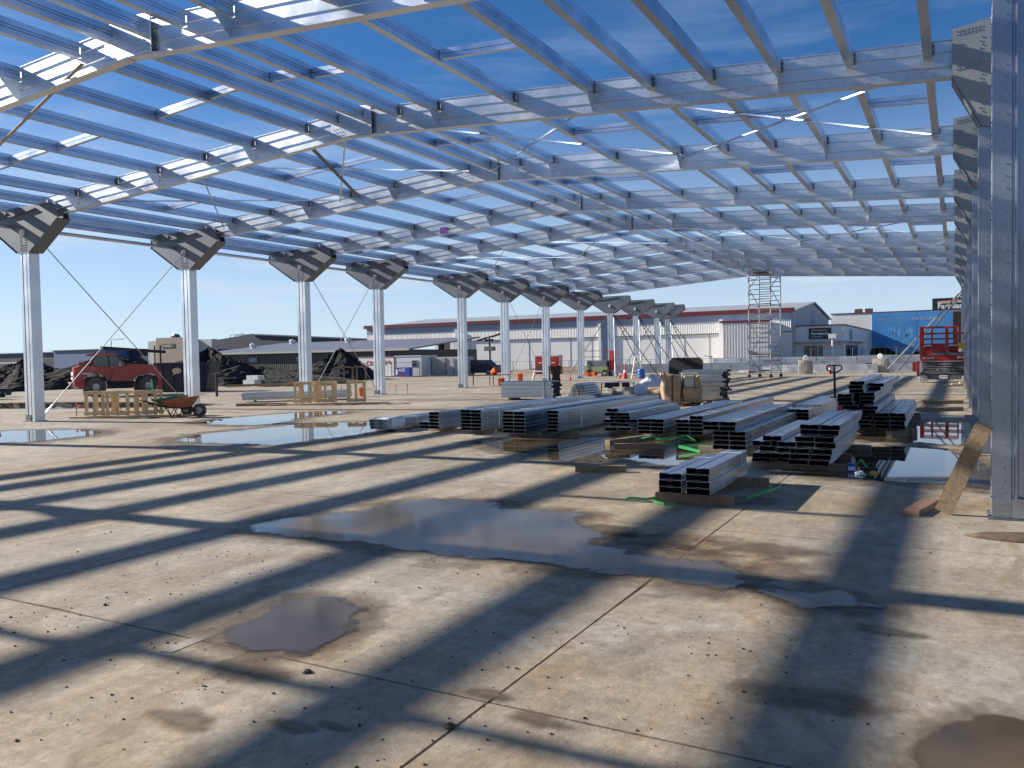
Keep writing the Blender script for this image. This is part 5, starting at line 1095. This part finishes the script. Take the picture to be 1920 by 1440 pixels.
# mural building
YM = 128.0
t = thing('mural_building', 'flat roofed building with a blue printed mural wall', 'building', (0, 0, 0))
MB().box(-16.2, 14, YM, YM + 20, -.16, 7.0).build('wall', 'wh_wall', t); MB().box(-16.3, 14.1, YM - .1, YM + 20, 7.0, 7.12).build('parapet', 'maroon', t)
mu = MB().box(-10.7, -.5, YM - .12, YM - .004, .2, 6.96).build('mural', 'mural', t)
for x in (-5.0,): MB().box(x, x + .06, YM - .128, YM - .121, .2, 6.95).build('panel_joint', 'steel_blue', mu)
text('INVERCARGILL', .62, 'letter_grey', mu, (-5.55, YM - .13, 5.75), FRONT, depth=.005, bold=.0); text('where dreams can come true', .2, 'letter_grey', mu, (-3.0, YM - .13, 5.4), FRONT, depth=.004)
text('Welcome to our southern city', .3, 'letter_grey', mu, (-9.9, YM - .13, 5.95), FRONT, depth=.004); text('our place our people', .26, 'letter_grey', mu, (-9.5, YM - .13, 5.55), FRONT, depth=.004)
rr = random.Random(2)
for k in range(26):
    cx, cz, a, L, wd = rr.uniform(-8.6, -5.4), rr.uniform(1.6, 4.6), rr.uniform(.9, 2.2), rr.uniform(.5, 1.9), rr.uniform(.03, .12)
    dx, dz = math.cos(a) * L / 2, math.sin(a) * L / 2; nx, nz = -math.sin(a) * wd, math.cos(a) * wd
    MB().add([(cx - dx, YM - .127, cz - dz), (cx + nx, YM - .127, cz + nz), (cx + dx, YM - .127, cz + dz), (cx - nx, YM - .127, cz - nz)], [(0, 1, 2, 3)]).build('printed_streak', 'mural_pale', mu)
MB().prism([(-9.0, .5), (-4.2, .5), (-4.8, 1.6), (-6.0, 2.1), (-7.6, 1.7)], 'y', YM - .126, YM - .1235).build('printed_hill', 'mural_pale', mu)
for k, x in enumerate((-13.2, -11.8)): MB().box(x, x + 1.0, YM + 2, YM + 3, 7.12, 7.75).build('roof_vent', 'rust', t)
bs = thing('billboard', 'large dark green name board standing above the mural wall', 'billboard', (0, YM + .5, 0)); MB().box(-3.0, 1.8, -.1, .2, 5.7, 8.7).build('board', 'sign_green', bs); text('Farmlands', .98, 'letter', bs, (-2.35, -.11, 7.25), FRONT, depth=.01, bold=.025); MB().prism([(-2.35, 8.28), (-2.35, 8.05), (1.6, 8.18), (1.6, 8.42)], 'y', -.11, -.101).build('board_stripe', 'pink', bs); MB().prism([(-2.35, 8.03), (-2.35, 7.95), (1.6, 8.08), (1.6, 8.16)], 'y', -.11, -.101).build('board_stripe', 'letter', bs)
for x in (-2.6, 1.4): MB().box(x, x + .25, .21, .5, -.16, 8.6).build('post', 'grey', bs)
bb = MB().box(-.42, 2.4, -7.2, -7.0, 2.4, 6.5).build('board_lower', 'sign_brown', bs)
for k in range(5): MB().box(.2, 1.8, -7.212, -7.202, 3.4 + k * .5, 3.46 + k * .5).build('board_line', 'rust', bb)
for x in (-.3, 2.1): MB().box(x, x + .2, -6.98, -6.8, -.16, 6.4).build('post', 'grey', bs)
def leafy(label, x0, x1, y0, y1, h, n, seed):
    rnd = random.Random(seed); m = MB()
    for k in range(n):
        u = rnd.random(); x = x0 + (x1 - x0) * u; y = rnd.uniform(y0, y1); hh = h * (.55 + .25 * math.sin(6 * u + 1) + .2 * math.sin(17 * u)) ; z = rnd.uniform(-.1, hh); s = rnd.uniform(.12, .3)
        a = Vector((rnd.gauss(0, 1), rnd.gauss(0, 1), rnd.gauss(0, 1))).normalized() * s; b = a.cross(Vector((rnd.gauss(0, 1), rnd.gauss(0, 1), rnd.gauss(0, 1)))).normalized() * s
        p = Vector((x, y, z)); m.add([p - a, p + b * .5, p + a, p - b * .5], [(0, 1, 2, 3)])
    tag(m.build('hedge', 'hedge'), label, 'hedge')
leafy('dark evergreen hedge at the foot of the mural wall', -9.9, 3, 116, 118.5, 2.1, 6000, 4)

# ------------------------------------------------------------------ charcoal shed and other buildings on the left
t = thing('charcoal_shed', 'long charcoal shed with a grey lean roof and ventilators', 'building', (0, 0, 0))
MB().box(-81, -50.5, 70, 84, -.16, 2.6).build('wall', 'dark_wall', t); MB().prism([(69.6, 2.55), (84, 3.95), (84, 4.1), (69.6, 2.7)], 'x', -81.6, -50).build('roof', 'dark_roof', t); MB().box(-81.6, -50, 69.5, 69.62, 2.5, 2.74).build('gutter', 'pale_grey', t)
MB().prism([(-127, 0), (-80, 0), (-80, 5.0), (-86.5, 5.1), (-114.5, 6.75), (-127, 5.6)], 'y', 110, 112).build('rear_gable', 'navy_wall', t); MB().prism([(-114.5, 6.75), (-86.5, 5.1), (-86.5, 5.0), (-114.5, 6.6)], 'y', 109.6, 109.9).build('rear_verge', 'steel_blue', t)
for k, (x, y, z) in enumerate(((-79.0, 76, 3.25), (-78, 82, 3.8), (-68.5, 82, 3.8))): 
    if x < -81.5: x = x + 4
    m = MB().lathe([(.35, 0), (.3, .25), (.45, .3), (.45, .55), (.2, .7), (0, .7)], 12, (x, y, z)); m.build('roof_ventilator', 'white', t)
for k, x in enumerate((-78, -73.5, -66)):
    w = MB().box(x, x + (1.4 if k == 1 else .6), 69.93, 69.997, 1.5, 2.1).build('window', 'grey', t); MB().box(x + .06, x + (1.34 if k == 1 else .54), 69.9, 69.928, 1.56, 2.04).build('pane', 'wh_blue', w)
tag(MB().box(-80, -70, 96.5, 96.8, 4.0, 4.2).box(-80, -79, 96.4, 96.9, 3.9, 4.5).build('orange_gantry', 'red_mark'), 'thin red beam above the charcoal shed roof', 'beam')
t = thing('tower_block', 'square pale grey block with a tan sign box behind the second column', 'building', (0, 0, 0))
MB().box(-79.9, -69.7, 61.2, 62, -.16, 4.1).build('wall', 'pale_grey', t); MB().box(-77.0, -72.7, 60, 61.19, 1.0, 4.36).build('tan_box', 'tan', t); MB().box(-72.69, -72.0, 60.3, 61.19, 1.0, 4.3).build('dark_side', 'navy_wall', t); sg = MB().box(-76.1, -74.0, 59.95, 59.997, 3.27, 3.68).build('sign', 'sign_brown', t); text('GUNNED', .36, 'letter_grey', sg, (-75.95, 59.94, 3.34), FRONT, depth=.004, bold=.006)
tag(lump(-75, 61, .5, 12).build('roof_dome', 'grey', None, (0, 0, 4.34)), 'small dark dome on top of the tan sign box', 'dome')
t = thing('blue_shed', 'steel blue box shed behind the telehandler', 'building', (0, 0, 0)); MB().box(-127.2, -114.4, 80, 92, -.16, 3.85).build('wall', 'steel_blue', t); MB().box(-127.4, -114.2, 79.8, 92.2, 3.85, 3.98).build('parapet', 'navy_wall', t)
t = thing('grey_shed', 'low blue grey shed at the far left edge', 'building', (0, 0, 0)); MB().box(-168, -127.6, 85, 97, -.16, 3.75).build('wall', 'navy_wall', t); MB().box(-168, -127.5, 84.7, 97, 3.75, 3.9).build('parapet', 'steel_blue', t); MB().box(-148, -138, 84.5, 84.99, .2, 2.0).build('roller_door', 'steel_blue', t); MB().box(-150, -137, 82.5, 84.49, 2.05, 2.25).build('canopy', 'offwhite', t)
t = thing('grey_shed', 'long blue grey shed between the steel blue box and the grey block', 'building', (0, 0, 0)); MB().box(-114, -104, 84, 96, -.16, 3.6).build('wall', 'navy_wall', t); MB().box(-114, -103.8, 83.7, 96, 3.6, 3.75).build('parapet', 'steel_blue', t)

# ------------------------------------------------------------------ close up seams: keep everything at its place
for o in SC.objects:
    if o.type == 'MESH' and o.parent is None and 'label' not in o and o.get('kind') is None: print('untagged', o.name)

t = thing('dark_reflector', 'large dark box added unseen behind the camera to darken reflections in the steel', 'building', (0, 0, 0)); MB().box(-14, 45, -52, -36, -.16, 8.5).build('wall', 'dark_wall', t); MB().box(-14.3, 45.3, -52, -35.8, 8.5, 8.7).build('parapet', 'navy_wall', t)  # unseen building shape, added so the right columns reflect something dark
